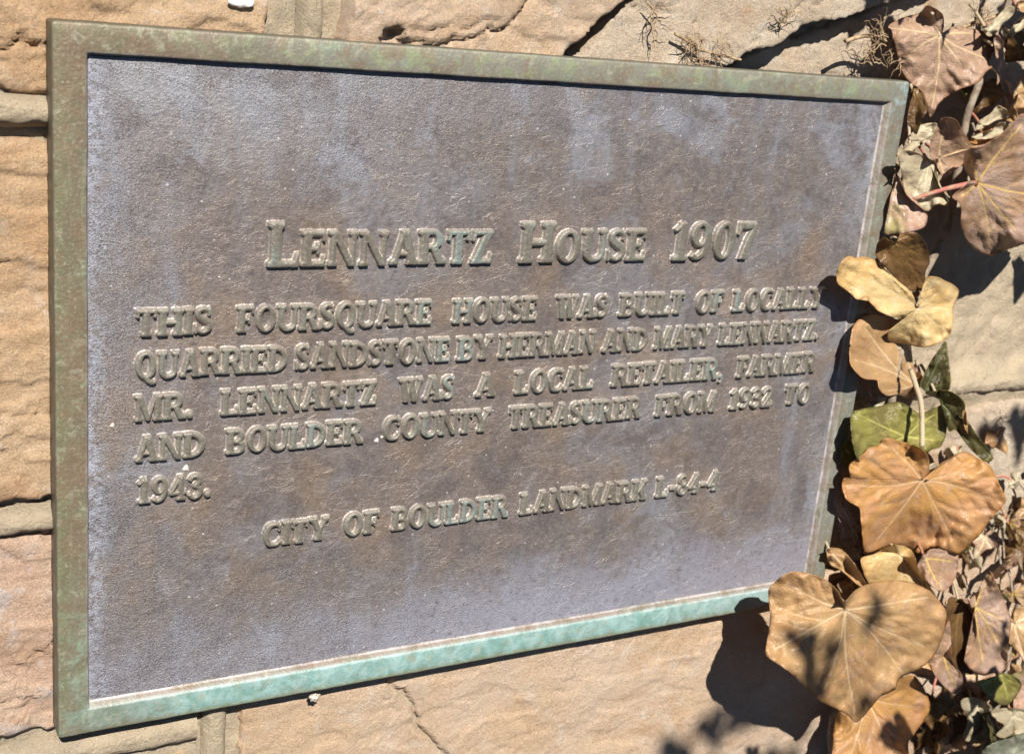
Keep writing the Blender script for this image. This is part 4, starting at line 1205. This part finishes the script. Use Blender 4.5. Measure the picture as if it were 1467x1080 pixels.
def free_leaf(mat, pos, size, rot, parent=None, loc0=None, seed=1, label=None, nr=12, wave=2.2):
    """pos mm world, size mm half width; rot Euler applied to a leaf that faces -Y"""
    rr = random.Random(seed)
    out = [(x * size * (1 + rr.uniform(-.08, .08)), y * size * (1 + rr.uniform(-.08, .08))) for x, y in IVY]
    veins = [(0.74 * size, 0.09 * size), (-0.74 * size, 0.09 * size), (0.45 * size, -0.38 * size), (-0.45 * size, -0.38 * size), (0, -1.05 * size)]
    U, Vv, w, vm, edge, F, na = leaf_surface(out, (0, 0), veins, seed, 1.0, nr=nr, cup=rr.uniform(-6, 4), wave=wave, curl=rr.uniform(-4, 4), sub=2)
    L = np.stack([U.ravel(), -w.ravel(), Vv.ravel()], 1)
    from mathutils import Euler
    R = np.array(Euler([math.radians(a) for a in rot]).to_matrix())
    P = (L @ R.T + np.array(pos)) * MM
    o = finish_leaf(P, vm, edge, F, LM[mat], label, parent, loc0)
    if parent is None and pos[1] > -60:
        q0 = P[0] + np.array([0, 0.8, 0]) * MM
        petiole(o, q0, q0 + np.array([rr.uniform(-14, 14), 8, rr.uniform(-4, 18)]) * MM, 0.7, 0.9, rr.choice([M_pale, M_pale, M_red, M_bark, M_bark]), 2)
    return o


mats = ['dark', 'deep', 'brown', 'mauve', 'tan', 'orange', 'dark', 'deep', 'green', 'brown', 'cream']
k = 0
for (wx, wz, wy, s) in [(470, 6, 6, 20), (500, 24, 0, 24), (530, -6, 2, 22), (556, 30, -6, 26), (505, -32, 6, 18), (580, -50, 4, 20),
                        (455, -88, 4, 14), (470, -215, 6, 16), (492, -262, 4, 20), (520, -238, 6, 18), (560, -250, 2, 22), (540, -290, 0, 24),
                        (588, -300, -4, 24), (566, -335, -6, 26), (610, -345, -6, 24), (520, -352, 0, 22), (548, -392, -4, 24), (600, -410, -10, 26),
                        (494, -398, 4, 22), (465, -300, 6, 18), (630, -230, -2, 24), (640, -290, -8, 26), (500, -440, 0, 26), (560, -450, -8, 26),
                        (450, -345, 8, 18), (618, -265, 5, 15), (575, -215, 8, 12)]:
    k += 1
    free_leaf(mats[k % len(mats)], (wx, wy, wz), s, (rnd.uniform(-40, 40), rnd.uniform(-60, 60), rnd.uniform(-50, 50)), seed=200 + k)
for i, (px_, py_, Yt, s_, m_) in enumerate([(1440, 745, 4, 10, 'cream'), (1395, 800, 6, 11, 'cream'), (1452, 850, 0, 12, 'mauve'), (1462, 905, -4, 13, 'brown'), (1350, 905, 4, 16, 'dark'),
                                          (1395, 1035, 2, 20, 'dark'), (1345, 1062, -2, 20, 'dark'), (1290, 1090, 4, 20, 'dark'), (1455, 690, 5, 9, 'cream'), (1448, 155, -6, 12, 'tan'), (1462, 190, 0, 11, 'cream'),
                                          (1462, 70, 0, 14, 'dark'), (1405, 128, 4, 18, 'dark'), (1440, 800, 6, 14, 'dark'), (1375, 770, 4, 9, 'dark'), (1425, 845, -6, 10, 'deep'), (1372, 740, 2, 8, 'cream'),
                                          (1458, 965, -4, 10, 'tan'), (1418, 1075, -6, 12, 'deep'), (1465, 1020, 4, 14, 'dark'), (1250, 800, 2, 12, 'dark'), (1235, 770, 4, 13, 'dark'), (1300, 660, 3, 12, 'cream'), (1372, 655, 6, 8, 'cream'),
                                          (1255, 580, 3, 8, 'cream'), (1290, 360, 6, 9, 'dark'), (1275, 215, 5, 10, 'dark'), (1310, 215, 4, 9, 'tan')]):  # the dark ones low down deepen the shaded gaps by their colour
    q = pt(px_, py_, Yt * MM) * 1000
    free_leaf(m_, (q[0], q[1], q[2]), s_, (rnd.uniform(-35, 35), rnd.uniform(-50, 50), rnd.uniform(-80, 80)), seed=700 + i, nr=10)
for i in range(34):      # dead undergrowth by the stone, mostly dark leaves added to deepen the shaded gaps
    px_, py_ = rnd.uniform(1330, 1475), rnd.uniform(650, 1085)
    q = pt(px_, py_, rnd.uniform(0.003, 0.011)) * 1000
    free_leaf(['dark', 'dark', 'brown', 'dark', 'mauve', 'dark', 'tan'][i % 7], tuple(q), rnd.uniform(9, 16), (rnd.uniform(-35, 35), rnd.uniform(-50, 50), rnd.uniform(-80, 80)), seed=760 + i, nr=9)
for i in range(26):      # past the right and upper edge of the picture
    zz = rnd.uniform(-460, 150)
    xx = rnd.uniform(640, 820) if zz < 70 else rnd.uniform(470, 780)
    free_leaf(rnd.choice(mats), (xx, rnd.uniform(-45, -5), zz), rnd.uniform(22, 34), (rnd.uniform(-30, 30), rnd.uniform(-30, 30), rnd.uniform(-40, 40)), seed=300 + i)
# out-of-frame leaves shading the top right corner; lower right ones added to darken gaps
for i, (px_, py_, h_, s_) in enumerate([(1385, 150, 150, 26), (1432, 118, 160, 26), (1420, 175, 150, 22), (1262, 38, 130, 15), (1225, 25, 130, 13), (1452, 30, 140, 20), (1462, 395, 150, 16), (1300, 100, 120, 8),
                                       (1395, 790, 200, 13), (1385, 870, 200, 16), (1345, 1000, 190, 18), (1320, 1060, 190, 20), (1440, 985, 200, 18), (1455, 820, 200, 14)]):
    q = (pt(px_, py_, 0.028) - np.array(SUN) / SUN.y * h_ * MM) * 1000
    free_leaf(mats[i % len(mats)], (q[0], q[1], q[2]), s_, (-40, 14, rnd.uniform(-30, 30)), seed=400 + i)

# --- woody stems climbing the wall
def wander(p0, p1, n, amp, seed):
    out = []
    for i in range(n + 1):
        t = i / n
        p = np.array(p0, float) * (1 - t) + np.array(p1, float) * t
        a = np.array([t * 5.0 + seed, t * 5.0 + seed + 40, t * 5 + seed + 80])
        p = p + gnoise(a, a * 0.7, seed) * amp * np.array([1, 0.35, 0.5]) * min(1, 4 * t + 0.2)
        out.append(p * MM - VL)
    return out


for i, (a, b, r0, r1) in enumerate([((500, 6, -640), (466, 4, -150), 4.6, 2.4), ((466, 4, -150), (520, 2, 160), 2.4, 2.0),
                                    ((600, 4, -640), (640, 4, -180), 4.0, 2.2), ((640, 4, -180), (655, 2, 180), 2.2, 1.8),
                                    ((640, 2, -640), (650, -2, 200), 5.0, 3.0), ((486, 4, -360), (470, 2, -230), 1.8, 1.2)]):
    V, F = tube(wander(a, b, 40, 14, 11 + i * 7), np.linspace(r0, r1, 41) * MM, 10)
    link("stem", make_mesh("stem", V, F), vine, M_bark)
# pale stalk seen in front of the green leaf
p = [pt(x_, y_, Y_) - VL for x_, y_, Y_ in [(1304, 528, -0.010), (1312, 552, -0.014), (1319, 575, -0.018), (1321, 605, -0.022), (1321, 640, -0.028)]]
V, F = tube(catmull(p, 5, False), 1.5 * MM, 10)
link("stem", make_mesh("stem", V, F), vine, M_pale)

# --- aerial rootlets clinging to the stone
def rootlets(spots, seed):
    rr = random.Random(seed)
    bag = Bag()
    for cx, cz, n_, ln, yy in spots:
        for _ in range(n_):
            a = rr.uniform(0, 2 * math.pi)
            p = np.array([cx + rr.uniform(-4, 4), yy + rr.uniform(-2.5, 0.5), cz + rr.uniform(-4, 4)])
            pts = [p.copy()]
            for s_ in range(7):
                a += rr.uniform(-0.9, 0.9)
                p = p + np.array([math.cos(a), rr.uniform(-0.45, 0.40), math.sin(a)]) * ln / 7
                pts.append(p.copy())
            bag.add(tube([q * MM - VL for q in pts], np.linspace(0.42, 0.12, 8) * MM * rr.uniform(0.5, 1.1), 5, False))
    o = link("rootlets", make_mesh("rootlets", bag.V, [f for f in bag.F]), vine, M_root)
    o['kind'] = 'stuff'
    return o


for path, r_ in [([(965, 48), (985, 60), (1005, 72), (1035, 80), (1060, 86)], 0.7), ([(1210, 60), (1240, 52), (1262, 56), (1290, 66), (1330, 60), (1380, 40), (1440, 20)], 1.1), ([(925, 2), (934, 14), (940, 26), (934, 40), (936, 56)], 0.4)]:
    p = [pt(a_, b_, 0.007) - VL + np.array([0, rnd.uniform(-1, 1) * MM, 0]) for a_, b_ in path]
    V, F = tube(catmull(p, 6, False), r_ * MM, 8)
    link("stem", make_mesh("stem", V, F), vine, M_root)


def wallxz(px, py, Y=0.008):
    q = pt(px, py, Y) * 1000
    return q[0], q[2]


sp = []
for px_, py_, n_, ln in [(990, 62, 26, 10), (998, 80, 16, 9), (1030, 78, 12, 10), (1125, 25, 12, 9), (1260, 55, 22, 14), (1282, 62, 14, 14), (1243, 85, 12, 10), (938, 18, 7, 12), (935, 40, 3, 8),
                         (1400, 30, 18, 12), (1395, 20, 10, 8), (1430, 600, 8, 10), (1440, 740, 12, 12), (1400, 990, 10, 12), (1290, 80, 10, 14)]:
    X_, Z_ = wallxz(px_, py_)
    sp.append((X_, Z_, n_, ln, 6.5))
rootlets(sp, 77)

# --- unseen shoot nearer the viewer, added so that its leaves throw the soft shadows
shoot_base = pt(1560, 1380, 0.0) - np.array(SUN) / SUN.y * 0.46
shoot = empty("ivy_shadow_shoot", shoot_base, "unseen ivy shoot added out of frame to throw the soft shadows at the lower right", "ivy shoot")


def caster(px, py, Yt, h, size, rot, mat='brown', seed=1):
    q = pt(px, py, Yt)
    p = q + np.array([-SUN.x, -SUN.y, -SUN.z]) / SUN.y * h * MM
    free_leaf(mat, p * 1000, size, rot, shoot, shoot_base, seed, nr=8, wave=1.0)
    return p


cps = []
SA = (-40, 14, 0)
for i, (px_, py_, Yt, h, s, rz_) in enumerate([(1132, 905, -0.050, 900, 9, 10), (1195, 925, -0.050, 900, 13, -15), (1215, 885, -0.050, 920, 11, 80), (1265, 855, -0.050, 920, 15, 70), (1248, 890, -0.050, 880, 10, 0), (1245, 1000, -0.050, 880, 12, 20), (1185, 965, -0.050, 900, 9, 0),
                                              (1020, 1035, 0.013, 950, 20, 30), (1070, 1010, 0.013, 950, 22, -40), (1060, 960, 0.013, 950, 18, 10), (975, 1078, 0.013, 950, 22, 0), (1120, 1090, 0.013, 950, 24, 0),
                                              (1425, 615, 0.015, 480, 16, 5), (1470, 600, 0.015, 480, 24, 20), (1300, 1040, -0.030, 350, 22, 20), (1425, 915, -0.02, 340, 14, 80), (1350, 1010, -0.00, 350, 26, 40), (1080, 1075, 0.013, 380, 9, 0)]):
    cps.append(caster(px_, py_, Yt, h, s, (SA[0], SA[1] + rnd.uniform(-20, 20), rz_), seed=500 + i))
for i, p in enumerate(cps):
    V, F = tube(catmull([p - shoot_base, (p - shoot_base) * 0.5 + np.array([0.01, -0.01, 0.01]), np.array([0, 0, 0.002 * i])], 5, False), 0.4 * MM, 6)
    link("stem", make_mesh("stem", V, F), shoot, M_bark)  # stem of the added unseen shoot

# ================================================================== small things on the wall
n = NT("flake_white"); M_white = n.out(Base_Color=(0.78, 0.76, 0.74), Roughness=0.7)


def lump(name, px, py, Y, rx_, rz_, ry_, mat, seed, label, cat):
    c = pt(px, py, Y)
    V, F = [], []
    nu, nv = 18, 10
    for j in range(nv + 1):
        a = math.pi * j / nv
        for k_ in range(nu):
            w_ = 2 * math.pi * k_ / nu
            d = np.array([math.sin(a) * math.cos(w_), math.cos(a), math.sin(a) * math.sin(w_)])
            f = 1 + 0.55 * float(gnoise(np.array([d[0] * 1.7 + seed]), np.array([d[2] * 1.7 + d[1]]), seed)[0]) + 0.25 * float(gnoise(np.array([d[0] * 4 + seed]), np.array([d[2] * 4 + d[1] * 3]), seed)[0])
            V.append(d * np.array([rx_, ry_, rz_]) * f * MM)
    for j in range(nv):
        for k_ in range(nu):
            F.append((j * nu + k_, j * nu + (k_ + 1) % nu, (j + 1) * nu + (k_ + 1) % nu, (j + 1) * nu + k_))
    o = link(name, make_mesh(name, V, F), None, mat)
    o.location = c
    o['label'] = label
    o['category'] = cat
    return o


n = NT("lint_grey"); M_lint = n.out(Base_Color=n.mix(n.ramp(n.noise(n.coord(), 1.2, 4, 0.7), 0.4, 0.6), (0.22, 0.17, 0.12), (0.66, 0.60, 0.52)), Roughness=0.9)
lump("paint_flake", 347, 3, 0.0105, 5.0, 2.2, 1.0, M_white, 3, "white paint flake stuck on the stone at the top edge", "paint flake")
lump("lint_tuft", 450, 999, 0.007, 2.8, 2.0, 2.0, M_lint, 8, "small whitish lint tuft caught under the plaque's lower edge", "lint")

# cobweb in the dark gap beside the rim
web = Bag()
rr = random.Random(4)
for i in range(26):
    x0, y0 = 1200 + rr.uniform(-6, 14), 715 + rr.uniform(-5, 25)
    x1, y1 = 1222 + rr.uniform(-14, 14), 760 + rr.uniform(-30, 45)
    a, b = pt(x0, y0, rr.uniform(-0.004, 0.004)), pt(x1, y1, rr.uniform(-0.006, 0.004))
    mdl = (a + b) / 2 + np.array([rr.uniform(-1, 1), rr.uniform(-1, 1), -2]) * MM
    web.add(tube(catmull([a, mdl, b], 3, False), 0.07 * MM, 4, False))
n = NT("cobweb_silk"); M_web = n.out(Base_Color=(0.62, 0.60, 0.58), Roughness=0.6)
c0 = pt(1212, 740, 0.0)
o = link("cobweb", make_mesh("cobweb", np.array(web.V) - c0, web.F), None, M_web)
o.location = c0
o['label'] = "dusty grey cobweb threads in the gap between plaque rim and orange leaf"
o['category'] = "cobweb"
